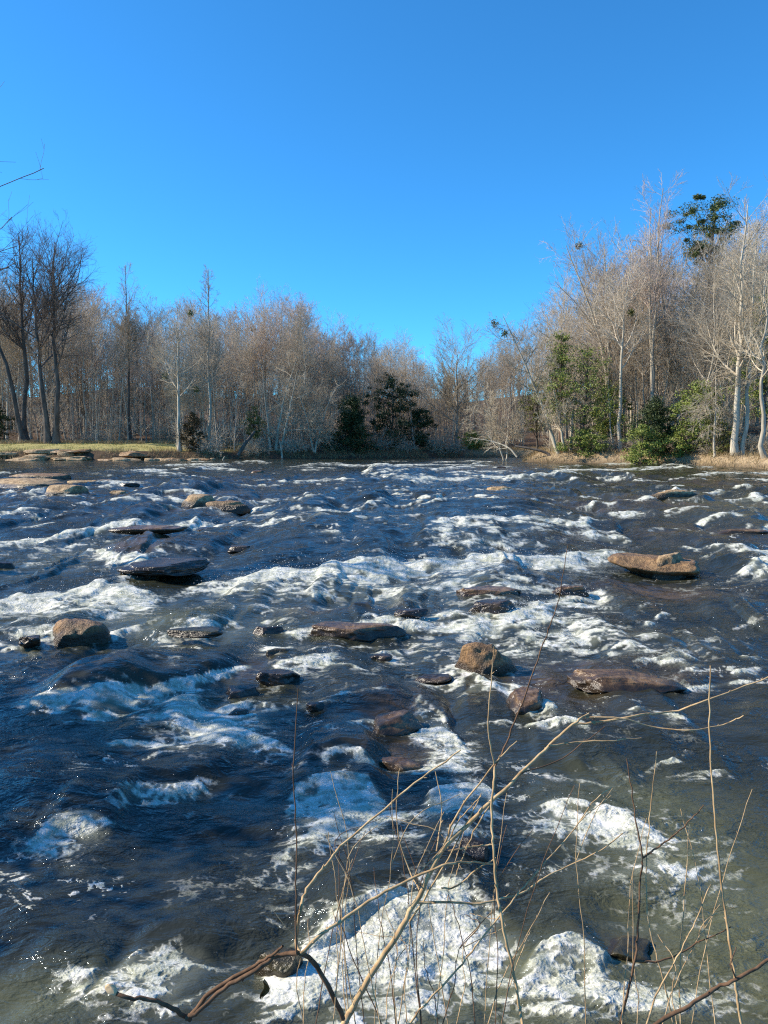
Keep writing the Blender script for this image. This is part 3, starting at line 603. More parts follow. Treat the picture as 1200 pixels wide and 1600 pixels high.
# boulders along the left bank
r5 = np.random.default_rng(21)
for k in range(46):
    u = r5.uniform(-40, 350); v = 719.5 - 14 * r5.uniform(0, 1) ** 1.2 * (1 - 0.3 * (u > 250)); w_ = r5.uniform(14, 60) * (0.6 if u > 220 else 1)
    x = (u - 600) / FPX * 86; dd = 84.5 + (719 - v) * 0.22; z0 = max(gz(x, dd), 0.80)
    mp = dd / FPX; rx = w_ * mp / 2; rz = r5.uniform(.22, .42); ry = rx * r5.uniform(.5, .8)
    V, F = rock_verts(rx, ry, rz, 200 + k, .4, 7, 3 if w_ < 30 else 4)
    mt = 'rock_tan' if r5.random() < 0.72 else 'rock_brown'
    o = mesh_obj('boulder', V, F, M[mt]); o.location = (x, dd, z0 + rz * 0.25); o.rotation_euler = (0, r5.normal(0, .06), r5.uniform(-.3, .3))
    tag(o, ('sunlit tan' if mt == 'rock_tan' else 'dark brown') + ' flat boulder in the ledge below the left bank grass', 'boulder', ('tan' if mt == 'rock_tan' else 'brown') + ' boulders along the left bank')

# ------------------------------------------------------------------ trees
def grow(P, Rd, L, m, t0, ang_deg, ratio, n, wander, up, rmin, rr_, rfrac=0.55, t1=1.0, prof=0.6):
    K, n0, _ = P.shape
    t = rr_.uniform(t0, t1, (K, m)); fi = t * (n0 - 1.001); i = fi.astype(int); f = (fi - i)[..., None]
    k = np.arange(K)[:, None]
    p = P[k, i] * (1 - f) + P[k, i + 1] * f; tan = P[k, i + 1] - P[k, i]; tan /= np.linalg.norm(tan, axis=-1, keepdims=True) + 1e-9
    rp = Rd[k, i] * (1 - f[..., 0]) + Rd[k, i + 1] * f[..., 0]
    q = rr_.normal(0, 1, (K, m, 3)); q -= (q * tan).sum(-1, keepdims=True) * tan; q /= np.linalg.norm(q, axis=-1, keepdims=True) + 1e-9
    a = np.radians(rr_.normal(ang_deg, 9, (K, m)))[..., None]
    d = np.cos(a) * tan + np.sin(a) * q
    ln = L[:, None] * ratio * (1 - prof * (t - t0) / (t1 - t0 + 1e-6)) * rr_.uniform(0.7, 1.25, (K, m))
    N = K * m; keep = rr_.uniform(0, 1, N) < np.repeat(np.clip(L / np.quantile(L, .9), 0.12, 1) ** 0.9, m)
    p = p.reshape(N, 3)[keep]; d = d.reshape(N, 3)[keep]; ln = ln.ravel()[keep]; N = len(p); r0 = np.maximum(np.minimum(rp.ravel()[keep] * rfrac, ln * 0.022 + rmin), rmin)
    out = np.empty((N, n, 3)); out[:, 0] = p
    for j in range(1, n):
        d = d + rr_.normal(0, wander, (N, 3)); d[:, 2] += up; d /= np.linalg.norm(d, axis=1, keepdims=True)
        p = p + d * (ln / (n - 1))[:, None]; out[:, j] = p
    Rn = np.maximum(r0[:, None] * np.linspace(1, 0.35, n)[None], rmin * 0.8)
    return out, Rn, ln
def trunk_line(H, r0, rr_, n=14, base=(0, 0), lean=(0, 0), curve=(0, 0), wig=0.012, z0=-0.4, top=0.12):
    t = np.linspace(0, 1, n); w = np.cumsum(rr_.normal(0, wig * H / math.sqrt(n) * 1.6, (n, 2)), 0); w -= w[0]
    P = np.stack([base[0] + lean[0] * H * t + curve[0] * H * t * t + w[:, 0], base[1] + lean[1] * H * t + curve[1] * H * t * t + w[:, 1], z0 + (H - z0) * t], -1)
    Rd = r0 * (1 - (1 - top) * t ** 0.9) * (1 + 0.55 * np.exp(-t * 22))
    return P, Rd
def make_tree(name, label, seed, bark, twig, trunks, n1=18, bare=0.4, L1=0.24, a1=48, up1=0.10, n2=7, a2=45, n3=5, n4=3, tw=0.009, wander=0.16, up2=0.07, prof=0.6, mist=0, group=None, cat='tree', drop=0.0, top=1.0):
    rr_ = np.random.default_rng(seed)
    root = thing(name, label, cat, group=group)
    TP, TR = [], []
    for tk in trunks:
        P, Rd = trunk_line(rr_=rr_, **tk); TP.append(P); TR.append(Rd)
    TP, TR = np.array(TP), np.array(TR); H = np.linalg.norm(TP[:, -1] - TP[:, 0], axis=1)
    V, F = tubes(TP, TR, 9); mesh_obj('trunk', V, F, M[bark], root)
    k = max(1, len(trunks)); m1 = max(4, n1 // k)
    P1, R1, L1_ = grow(TP, TR, H, m1 + 2, bare, a1, L1, 8, wander * 0.5, up1, 0.020, rr_, 0.5, 0.99, prof)
    P2, R2, L2_ = grow(P1, R1, L1_, n2 + 4, 0.12, a2, 0.50, 6, wander * 0.6, up2 - drop, 0.012, rr_, 0.55, 1.0, 0.45)
    P3, R3, L3_ = grow(P2, R2, L2_, n3 + 2, 0.1, 38, 0.56, 4, wander * 0.6, up2 - drop, tw, rr_, 0.6, 1.0, 0.4)
    ps = [tubes(P1, R1, 5), tubes(P2, R2, 4), tubes(P3, R3, 3)]
    if n4:
        P4, R4, _ = grow(P3, R3, L3_, n4, 0.1, 34, 0.62, 3, wander * 0.6, up2 - drop * 0.5, tw * 0.75, rr_, 0.8, 1.0, 0.2); ps.append(tubes(P4, R4, 3))
    V, F = join(ps); mesh_obj('crown', V, F, M[twig], root)
    for q in range(mist):                              # mistletoe
        c = P2[rr_.integers(0, len(P2)), 3] + rr_.normal(0, .25, (5, 3)); V, F = leaf_cloud(c[:1], 0.42, 120, 0.11, rr_)
        mesh_obj('mistletoe', V, F, M['leaf_olive'], root)
    root['h'] = 0.0; del root['h']
    return root
def leaf_cloud(cent, rad_, per, size, rr_, flat=1.0, aspect=0.45):
    K = len(cent); c = np.repeat(cent, per, 0); N = len(c)
    o = rr_.normal(0, 1, (N, 3)); o /= np.linalg.norm(o, axis=1, keepdims=True); o *= (rr_.uniform(0, 1, N) ** 0.45)[:, None] * np.repeat(np.broadcast_to(rad_, (K,)), per)[:, None]; o[:, 2] *= flat
    p = c + o
    a = rr_.normal(0, 1, (N, 3)); a /= np.linalg.norm(a, axis=1, keepdims=True)
    b = np.cross(a, rr_.normal(0, 1, (N, 3))); b /= np.linalg.norm(b, axis=1, keepdims=True) + 1e-9
    s = (size * rr_.uniform(0.6, 1.3, N))[:, None]
    V = np.stack([p - a * s, p + b * s * aspect, p + a * s, p - b * s * aspect], 1).reshape(-1, 3)
    F = np.arange(4 * N).reshape(N, 4); return V, F
def make_evergreen(name, label, seed, H, W, leaf, shape='oval', per=70, ncl=150, size=0.15, bark='bark_dark', bare=0.1, cl=0.45, group=None, cat='tree', lean=0.0, flat=0.6):
    rr_ = np.random.default_rng(seed); root = thing(name, label, cat, group=group)
    P, Rd = trunk_line(H * 0.97, max(0.05, H * 0.016), rr_, lean=(lean, 0))
    V, F = tubes(P[None], Rd[None], 8); mesh_obj('trunk', V, F, M[bark], root)
    t = rr_.uniform(bare, 1, ncl) if shape != 'pine' else np.repeat(rr_.uniform(bare, 1, 16), (ncl // 16) + 1)[:ncl]
    if shape == 'dome': w = np.clip(1 - ((t - bare) / (1 - bare)) ** 3.5, .05, 1) ** .5 * (.45 + .55 * ss(bare, bare + .12, t))
    elif shape == 'cone': w = 1.0 - (t - bare) / (1 - bare) * 0.93
    elif shape == 'pine': w = np.sin(np.clip((t - bare) / (1 - bare), 0.05, 1) * 2.5) * 0.7 + 0.3
    else: w = np.sin(np.clip((t - bare) / (1 - bare) * 0.88 + 0.12, 0, 1) * math.pi) ** 0.6
    az = rr_.uniform(0, 2 * math.pi, ncl) if shape != 'pine' else np.repeat(rr_.uniform(0, 6.28, 16), (ncl // 16) + 1)[:ncl] + rr_.normal(0, .28, ncl)
    lob = 0.75 + 0.35 * np.sin(az * 2 + t * 9 + seed) + 0.25 * np.sin(az * 5 - t * 17)
    rad_ = W / 2 * w * lob * rr_.uniform(0.35, 1.0, ncl) ** 0.5
    c = np.stack([np.cos(az) * rad_ + lean * H * t, np.sin(az) * rad_, t * H], -1)
    i = np.clip((t * 13 * 0.9).astype(int), 0, 12)
    st = P[i]; mid = (st + c) / 2 + np.array([0, 0, 0.03 * W]); Lp = np.stack([st, mid, c], 1)
    bV, bF = tubes(Lp, np.full((ncl, 3), 0.02) * np.array([1.6, 1, .6]), 3)
    mesh_obj('limb', bV, bF, M[bark], root)
    c = c + rr_.normal(0, .10 * W, c.shape) * np.array([.6, .6, .5]); cl_ = cl * rr_.choice([.5, .8, 1.2, 1.5], ncl)
    V, F = leaf_cloud(c, cl_, int(per * 1.7), size * .62, rr_, flat); mesh_obj('crown', V, F, M[leaf], root, smooth=False)
    return root
def place(root, x, y, rotz=0, scale=1.0):
    root.location = (x, y, gz(x, y)); root.rotation_euler = (0, 0, rotz); root.scale = (scale,) * 3; return root
def hgt(u, vtop, d):
    """real height of a tree whose top shows at vtop when it stands at distance d in column u"""
    x = (u - 600) / FPX * d; zt = CAM_Z + (687 - vtop) / FPX * d; return zt - gz(x, d)
def ux(u, d): return (u - 600) / FPX * d

# single trees one can point out
def tall(name, label, seed, u, vtop, d, bark, twig, r0=0.24, rotz=0.0, **kw):
    H = hgt(u, vtop, d); tr = kw.pop('trunks', None) or [dict(H=H, r0=r0)]
    for t_ in tr:
        t_['H'] = H * t_.pop('hf', 1.0); t_.setdefault('r0', r0)
    return place(make_tree(name, label, seed, bark, twig, tr, **kw), ux(u, d), d, rotz)
LT = 'bare_tree'
tall(LT, 'tall dark bare tree leaning out of the left edge, trunk curving left', 301, 42, 372, 102, 'bark_dark', 'twig_dark', .38, trunks=[dict(lean=(-.10, 0), curve=(-.10, 0))], n1=24, bare=.45, L1=.27, a1=40, n2=8)
tall(LT, 'tall straight dark bare tree next to the leaning one at far left', 302, 45, 372, 104, 'bark_dark', 'twig_dark', .40, n1=24, bare=.44, L1=.26, a1=40, n2=8)
tall(LT, 'big dark bare tree with two close trunks and a wide spreading crown', 303, 84, 392, 99, 'bark_dark', 'twig_dark', .42, trunks=[dict(base=(-.5, 0), lean=(-.02, 0), hf=.93), dict(base=(.5, 0), lean=(.03, 0), curve=(.02, 0))], n1=40, bare=.38, L1=.38, a1=46, n2=9, prof=.4)
tall(LT, 'slim bare tree with airy egg shaped crown rising alone above the left woods', 304, 205, 425, 106, 'bark_dark', 'twig_brown', .24, n1=40, bare=.45, L1=.20, a1=44, n2=6, prof=.7, up1=.14)
tall(LT, 'pale trunked bare tree with mistletoe and a long limb reaching up left', 305, 281, 505, 90, 'bark_pale', 'twig_pale', .26, n1=14, bare=.38, L1=.42, a1=52, n2=8, mist=3)
tall(LT, 'tall slim pale bare tree with ascending limbs right of a rusty cedar', 306, 328, 428, 91, 'bark_pale', 'twig_brown', .22, n1=40, bare=.3, L1=.19, a1=50, n2=6, prof=.75, up1=.14)
tall(LT, 'bare tree with broad domed pinkish crown over the middle of the woods', 307, 428, 472, 108, 'bark_grey', 'twig_red', .3, trunks=[dict(base=(-.4, 0), lean=(-.05, 0)), dict(base=(.4, 0), lean=(.06, 0), hf=.97)], n1=24, bare=.38, L1=.36, a1=44, n2=9, mist=2)
tall(LT, 'pale shaggy tree with arching branches sweeping down to the bank', 308, 432, 560, 94, 'bark_pale', 'twig_pale', .2, trunks=[dict(lean=(.10, -.05), curve=(.18, 0)), dict(lean=(-.08, 0), hf=.8, base=(-.6, 0)), dict(lean=(.25, -.1), hf=.85, base=(.5, 0))], n1=30, bare=.2, L1=.40, a1=62, up1=.0, n2=8, drop=.09)
tall(LT, 'slim straight bare tree poking above the woods near the dip of sky', 309, 540, 512, 112, 'bark_dark', 'twig_brown', .2, n1=22, bare=.45, L1=.15, a1=45, n2=7)
tall(LT, 'round crowned pale bare tree standing alone at the bend, dark lower trunk', 310, 712, 557, 108, 'bark_grey', 'twig_pale', .3, n1=30, bare=.25, L1=.55, a1=50, n2=9, prof=.35)
tall(LT, 'grey bare tree leaning far out left over the water with drooping limbs', 311, 872, 500, 79, 'bark_pale', 'twig_pale', .22, trunks=[dict(lean=(-.34, -.05), curve=(-.10, 0)), dict(lean=(-.16, 0), hf=.92, base=(.5, .3))], n1=26, bare=.3, L1=.34, a1=58, n2=8, drop=.06, mist=2)
tall(LT, 'cluster of tilted tan trunks at the tip of the right bank', 312, 884, 590, 77, 'bark_pale', 'twig_pale', .2, trunks=[dict(lean=(-.25, 0), base=(0, 0)), dict(lean=(-.42, -.1), base=(-.7, 0), hf=.8), dict(lean=(.05, 0), base=(.5, .2), hf=1.05)], n1=24, bare=.3, L1=.36, a1=60, n2=7, drop=.05)
tall(LT, 'straight pale tree with slender trunk in front of the dark green understorey', 313, 968, 400, 75, 'bark_pale', 'twig_brown', .22, n1=22, bare=.42, L1=.26, a1=48, n2=8, mist=1)
tall(LT, 'tallest slender bare tree left of the pine, forked high up', 314, 1014, 308, 76, 'bark_grey', 'twig_red', .25, trunks=[dict(lean=(.02, 0)), dict(lean=(.0, 0), curve=(-.05, 0), hf=.93, base=(.1, 0))], n1=24, bare=.48, L1=.22, a1=38, n2=8)
tall(LT, 'big white barked tree with twin trunks on the right bank', 315, 1152, 338, 64, 'bark_pale', 'twig_pale', .30, trunks=[dict(base=(-.25, 0), lean=(-.01, 0)), dict(base=(.35, .2), lean=(.06, 0), hf=.9, r0=.2)], n1=26, bare=.32, L1=.34, a1=48, n2=9)
tall(LT, 'crooked white tree at the right edge of the photo', 316, 1196, 400, 60, 'bark_pale', 'twig_pale', .2, trunks=[dict(lean=(-.06, 0), curve=(.05, 0), wig=.035)], n1=16, bare=.35, L1=.3, a1=55, n2=8)
tall(LT, 'wide bare tree with tan forked trunk between the pine and the tallest tree', 317, 1045, 385, 82, 'bark_grey', 'twig_brown', .3, trunks=[dict(lean=(-.03, 0), curve=(-.08, 0)), dict(lean=(.02, 0), curve=(.12, 0), hf=.95)], n1=24, bare=.35, L1=.34, a1=46, n2=9)
tall(LT, 'grey bare tree spreading a wide crown left over the green understorey', 318, 955, 395, 82, 'bark_grey', 'twig_brown', .28, trunks=[dict(lean=(-.05, 0), curve=(-.22, 0)), dict(lean=(-.02, 0), curve=(-.04, 0), hf=1.0)], n1=24, bare=.34, L1=.38, a1=48, n2=9, mist=3)
tall(LT, 'low pale tree drooping fine branches like a curtain beside the white twin trunks', 319, 1115, 575, 65, 'bark_pale', 'twig_pale', .12, n1=24, bare=.35, L1=.5, a1=75, up1=-.08, n2=8, drop=.14)

tall(LT, 'low bare tree with tangled grey branches half hiding the ragged evergreen', 320, 648, 612, 104, 'bark_grey', 'twig_brown', .13, trunks=[dict(lean=(.1, 0)), dict(lean=(-.22, 0), hf=.9), dict(lean=(.3, 0), hf=.8)], n1=36, bare=.1, L1=.4, a1=55, n2=8)
tall(LT, 'low bare tree with pale arching branches left of the bushy evergreen', 321, 492, 590, 95, 'bark_pale', 'twig_pale', .13, trunks=[dict(lean=(-.15, 0), curve=(-.15, 0)), dict(lean=(.2, 0), hf=.9, curve=(.15, 0))], n1=36, bare=.15, L1=.42, a1=60, n2=8, drop=.06)
tall(LT, 'bare tree with fine drooping pale twigs above the green shrub at the bend', 322, 790, 610, 84, 'bark_pale', 'twig_pale', .12, trunks=[dict(lean=(-.2, 0), curve=(-.12, 0)), dict(lean=(.05, 0), hf=.9)], n1=34, bare=.2, L1=.42, a1=60, n2=8, drop=.06)

# pine, cedars, hollies
def everg(name, label, seed, u, vtop, d, wpx, leaf, **kw):
    H = hgt(u, vtop, d); return place(make_evergreen(name, label, seed, H, wpx * d / FPX, leaf, **kw), ux(u, d), d)
everg('pine_tree', 'tall pine with dark green rounded top above the bare right bank trees', 401, 1088, 330, 82, 112, 'leaf_pine', shape='dome', bark='bark_pine', bare=.78, ncl=75, per=110, size=.16, cl=.72, flat=.62)
everg('evergreen_tree', 'dark green bushy evergreen at the waterline in the middle of the far bank', 402, 551, 626, 97, 84, 'leaf_dark', shape='cone', ncl=190, cl=.7, size=.17, bare=.02)
everg('evergreen_tree', 'taller dark evergreen with ragged tops right of the bushy one', 403, 612, 590, 101, 80, 'leaf_dark', ncl=130, cl=.7, size=.17, bare=.06)
everg('evergreen_tree', 'small dark evergreen clinging right of the ragged one', 404, 655, 640, 102, 46, 'leaf_dark', ncl=80, cl=.5, size=.17)
everg('cedar_bush', 'rusty brown and green round cedar on the left grass edge', 405, 303, 648, 90, 40, 'leaf_rust', ncl=90, cl=.45, size=.13, cat='bush', bare=.02)
everg('evergreen_bush', 'dark evergreen bush cut by the left edge beside the tree trunks', 406, 3, 632, 104, 40, 'leaf_dark', ncl=70, cl=.55, cat='bush', bare=.02)
everg('pine_tree', 'soft green young pine among pale trees at the tip of the right bank', 407, 872, 522, 77.5, 84, 'leaf_green', shape='cone', bark='bark_pine', bare=.35, ncl=80, per=30, size=.17, cl=.7)
everg('evergreen_tree', 'bright green leafy tree left of the straight pale trunk', 408, 912, 550, 76.5, 120, 'leaf_green', ncl=120, cl=.85, size=.15, bare=.25, per=32)
everg('evergreen_tree', 'deep green tree behind the straight pale trunk', 409, 945, 600, 82, 80, 'leaf_green', ncl=90, cl=.6, size=.17, bare=.15, per=50)
everg('evergreen_tree', 'green tree with thin pale stem under the pine', 410, 1086, 605, 68, 76, 'leaf_green', ncl=90, cl=.6, size=.16, bare=.3, per=55)
everg('evergreen_bush', 'dark glossy bush on the right bank left of the pine trunk', 411, 1022, 628, 70, 56, 'leaf_dark', ncl=120, cl=.6, cat='bush', bare=.03)
everg('evergreen_bush', 'yellow green bush hanging over the right bank water', 412, 1000, 668, 67.5, 66, 'leaf_green', ncl=90, cl=.5, cat='bush', bare=.02, per=50)
everg('evergreen_tree', 'olive green leafy tree behind the crooked white tree', 413, 1188, 470, 66, 84, 'leaf_green', ncl=150, cl=.7, bare=.25, per=40, size=.15)
everg('evergreen_bush', 'low green bush on the ground at the tip of the right bank', 414, 912, 676, 75, 70, 'leaf_green', ncl=80, cl=.45, cat='bush', bare=.02, per=50)
everg('evergreen_bush', 'yellow green shrub at the foot of the white twin trunks', 415, 1120, 655, 66, 60, 'leaf_olive', ncl=80, cl=.45, cat='bush', bare=.02, per=36, size=.12)
everg('evergreen_bush', 'green shrub under the round crowned tree at the bend', 416, 738, 678, 104, 52, 'leaf_green', ncl=70, cl=.5, cat='bush', bare=.02, per=50)
everg('evergreen_bush', 'yellow green bush tangled in the pale shaggy tree', 417, 398, 638, 93, 34, 'leaf_olive', ncl=40, cl=.5, cat='bush', bare=.3, per=45)
everg('evergreen_bush', 'low leafy green shrub left of the pine trunk foot', 418, 1065, 672, 68, 64, 'leaf_green', ncl=70, cl=.42, cat='bush', bare=.02, per=45)
everg('evergreen_tree', 'olive tree lit by the sun between the young pine and leaning trees', 419, 838, 590, 86, 46, 'leaf_olive', ncl=80, cl=.6, bare=.3, per=34)

# the woods: many slender bare trees of a few kinds
TOPS = np.array([(-80, 430), (0, 440), (60, 435), (150, 450), (200, 485), (250, 490), (300, 478), (350, 482), (400, 478), (480, 482), (520, 522), (560, 530), (620, 536), (660, 562), (688, 582), (710, 578), (740, 562), (770, 560), (800, 515), (850, 470), (900, 405), (950, 398), (1000, 375), (1060, 372), (1100, 372), (1200, 350), (1300, 350)], float)
def proto(seed, H, **kw):
    k = dict(bark='bark_grey', twig='twig_brown', trunks=[dict(H=H, r0=H * 0.0066)], label='slender grey bare tree standing in the woods behind the left bank', name='woodland_tree'); k.update(kw)
    return make_tree(seed=seed, **k), H
PR = [proto(501, 20, n1=34, bare=.46, L1=.21, a1=44, n2=6, n3=4, prof=.6), proto(502, 20, n1=32, bare=.42, L1=.25, a1=46, n2=6, n3=3, twig='twig_red', prof=.55),
      proto(503, 20, n1=28, bare=.45, L1=.31, a1=44, n2=7, n3=4, prof=.5), proto(504, 20, n1=34, bare=.25, L1=.24, a1=50, n2=6, n3=4, bark='bark_pale', twig='twig_pale', prof=.6),
      proto(505, 20, n1=32, bare=.38, L1=.34, a1=46, n2=7, n3=4, prof=.5, trunks=[dict(H=20, r0=.13, lean=(-.05, 0)), dict(H=18.5, r0=.11, lean=(.09, .03), base=(.3, 0))]),
      proto(506, 20, n1=26, bare=.55, L1=.20, a1=42, n2=6, n3=4, bark='bark_dark', twig='twig_brown', prof=.7),
      proto(507, 20, n1=40, bare=.18, L1=.24, a1=56, n2=6, n3=4, bark='bark_pale', twig='twig_brown', prof=.6, trunks=[dict(H=20, r0=.11, lean=(.06, 0), curve=(-.08, 0))])]
used = [False] * len(PR)
r6 = np.random.default_rng(77)
def fill(count, ulo, uhi, dmin, dmax, where, grp, hlo=0.72, weights=None):
    n = 0; tries = 0
    while n < count and tries < 6000:
        tries += 1
        u = r6.uniform(ulo, uhi); d = dmin + (dmax - dmin) * r6.uniform(0, 1) ** 1.2; x = ux(u, d)
        s = float(shore_dist(np.array([x]), np.array([d]))[0])
        lim = 15 if u < 270 else 3.0 if u < 780 else 2.5
        if s < lim: continue
        vt = np.interp(u, TOPS[:, 0], TOPS[:, 1]); H = hgt(u, vt, d) * r6.uniform(hlo, 1.0)
        if H < 4: continue
        k = r6.choice(len(PR), p=weights); p, H0 = PR[k]
        kind = ['slender grey bare tree', 'slender bare tree with pinkish twigs', 'high crowned grey bare tree', 'pale trunked bare tree', 'forked grey bare tree', 'dark trunked pole like bare tree', 'bushy pale bare tree'][k]
        lb = f'{kind} standing in the woods {where}'; s_ = H / H0
        o = p if not used[k] else dup(p, (0, 0, 0)); used[k] = True
        o['label'] = lb; o['group'] = f'{kind}s {grp}'
        o.location = (x, d, gz(x, d)); o.rotation_euler = (r6.normal(0, .04), r6.normal(0, .05), r6.uniform(0, 6.28)); o.scale = (s_ * r6.uniform(.8, 1.35),) * 2 + (s_,)
        n += 1
fill(150, -70, 700, 92, 165, 'behind the left bank', 'in the left woods', .70, [.22, .14, .18, .18, .10, .08, .10])
fill(24, 690, 800, 106, 170, 'at the bend of the river', 'at the bend', .75, [.2, .2, .15, .15, .1, .1, .1])
fill(105, 800, 1290, 70, 140, 'on the right bank', 'in the right woods', .62, [.12, .14, .14, .24, .14, .06, .16])

# distant trunks and twigs that read as one mass
far_parts = []
rq = np.random.default_rng(91)
for k in range(5):
    P, Rd = trunk_line(15, .15, rq, n=7)
    P1, R1, L1_ = grow(P[None], Rd[None], np.array([15.]), 30, .10, 48, .22, 5, .14, .08, .03, rq)
    P2, R2, L2_ = grow(P1, R1, L1_, 7, .15, 44, .5, 4, .16, .04, .022, rq); P3, R3, _ = grow(P2, R2, L2_, 4, .15, 44, .55, 3, .16, .04, .018, rq)
    far_parts.append(join([tubes(P[None], Rd[None], 5), tubes(P1, R1, 3), tubes(P2, R2, 3), tubes(P3, R3, 3)]))
acc = []
for k in range(230):
    u = rq.uniform(-150, 1350); d = rq.uniform(130, 225); x = ux(u, d); vt = np.interp(u, TOPS[:, 0], TOPS[:, 1])
    H = min(hgt(u, vt + 12, d), 30) * rq.uniform(.7, 1)
    if H < 3: continue
    V, F = far_parts[k % 5]; a = rq.uniform(0, 6.28); c, s = math.cos(a), math.sin(a)
    V = (V @ np.array([[c, s, 0], [-s, c, 0], [0, 0, 1]])) * (H / 15) + np.array([x, d, gz(x, d)]); acc.append((V, F))
poles = []
for k in range(8):
    P, Rd = trunk_line(14, .10, rq, n=7, lean=tuple(rq.normal(0, .07, 2)), top=.2)
    P1, R1, L1_ = grow(P[None], Rd[None], np.array([14.]), 22, .25, 48, .17, 4, .08, .1, .014, rq); P2, R2, _ = grow(P1, R1, L1_, 6, .1, 42, .6, 3, .1, .06, .010, rq)
    poles.append(join([tubes(P[None], Rd[None], 5), tubes(P1, R1, 3), tubes(P2, R2, 3)]))
n_ = 0
while n_ < 330:
    u = rq.uniform(-120, 1300); d = rq.uniform(94, 190); x = ux(u, d); s_d = float(shore_dist(np.array([x]), np.array([d]))[0])
    if s_d < 16: continue
    V, F = poles[n_ % 8]; H = min(rq.uniform(9, 18), max(4, hgt(u, np.interp(u, TOPS[:, 0], TOPS[:, 1]) + 14, d))); a = rq.uniform(0, 6.28); c, s = math.cos(a), math.sin(a); n_ += 1
    V = (V @ np.array([[c, s, 0], [-s, c, 0], [0, 0, 1]])) * np.array([1, 1, H / 14]) * np.array([rq.uniform(.7, 1.3)] * 2 + [1]) + np.array([x, d, gz(x, d)]); acc.append((V, F))
V, F = join(acc); tag(mesh_obj('distant_woods', V, F, M['bark_grey']), kind='stuff')

sap = []
for k in range(7):
    P, Rd = trunk_line(8, .05, rq, n=7, lean=tuple(rq.normal(0, .08, 2)))
    P1, R1, L1_ = grow(P[None], Rd[None], np.array([8.]), 16, .12, 52, .26, 5, .09, .08, .014, rq); P2, R2, L2_ = grow(P1, R1, L1_, 6, .1, 42, .55, 4, .10, .05, .010, rq); P3, R3, _ = grow(P2, R2, L2_, 3, .1, 40, .6, 3, .1, .04, .008, rq)
    sap.append(join([tubes(P[None], Rd[None], 5), tubes(P1, R1, 3), tubes(P2, R2, 3), tubes(P3, R3, 3)]))
for nm, mt, n_, lo, hi in (('undergrowth', 'twig_brown', 270, -90, 790), ('thicket', 'twig_pale', 80, 790, 1290)):
    acc = []
    while len(acc) < n_:
        u = rq.uniform(lo, hi); d = rq.uniform(91, 150) if lo < 0 else rq.uniform(66, 130); x = ux(u, d); s_d = float(shore_dist(np.array([x]), np.array([d]))[0])
        if s_d < (16 if u < 270 else 2.0): continue
        H = rq.uniform(4.5, 12.5); V, F = sap[len(acc) % 7]; a = rq.uniform(0, 6.28); c, s = math.cos(a), math.sin(a)
        V = (V @ np.array([[c, s, 0], [-s, c, 0], [0, 0, 1]])) * (H / 8) + np.array([x, d, gz(x, d)]); acc.append((V, F))
    V, F = join(acc); tag(mesh_obj(nm, V, F, M[mt]), kind='stuff')

# brown brush along the edge of the woods
def make_brush(seed, label, group, twig='twig_brown'):
    rr_ = np.random.default_rng(seed); root = thing('brush_shrub', label, 'shrub', group=group)
    n = 34; az = rr_.uniform(0, 6.28, n); el = rr_.uniform(.5, 1.4, n)
    P = np.zeros((n, 6, 3)); p = np.stack([rr_.normal(0, .3, n), rr_.normal(0, .3, n), np.full(n, -.1)], -1); d = np.stack([np.cos(az) * np.cos(el), np.sin(az) * np.cos(el), np.sin(el)], -1)
    for j in range(6):
        P[:, j] = p; d = d + rr_.normal(0, .12, (n, 3)); d[:, 2] -= .10; d /= np.linalg.norm(d, axis=1, keepdims=True); p = p + d * .5
    Rd = np.linspace(.022, .010, 6)[None].repeat(n, 0); L = np.full(n, 2.5)
    P1, R1, L1_ = grow(P, Rd, L, 9, .15, 45, .42, 5, .2, -.03, .011, rr_); P2, R2, _ = grow(P1, R1, L1_, 5, .1, 45, .55, 3, .2, -.02, .009, rr_)
    V, F = tubes(P, Rd, 4); mesh_obj('stem', V, F, M[twig], root)
    V, F = join([tubes(P1, R1, 3), tubes(P2, R2, 3)]); mesh_obj('twig', V, F, M[twig], root); return root
BR = [make_brush(601, 'brown tangled brush at the edge of the left woods', 'brown brush at the edge of the woods'), make_brush(602, 'pale tangled brush along the bank edge', 'pale brush at the edge of the banks', 'twig_pale')]
bu = [False, False]
for k in range(62):
    right = k >= 40; u = r6.uniform(100, 760) if not right else r6.uniform(825, 1230)
    d = (r6.uniform(103, 112) if u < 290 else r6.uniform(90, 102) + 6 * (u > 500)) if not right else 79 - (u - 825) / 375 * 18 + r6.uniform(1, 7)
    x = ux(u, d); s = float(shore_dist(np.array([x]), np.array([d]))[0])
    if s < 0.6: continue
    b = int(right or r6.random() < .3); o = BR[b] if not bu[b] else dup(BR[b], (0, 0, 0)); bu[b] = True
    o.location = (x, d, gz(x, d)); o.rotation_euler = (0, 0, r6.uniform(0, 6.28)); o.scale = (r6.uniform(.7, 1.35) * (0.7 if right else 1),) * 3

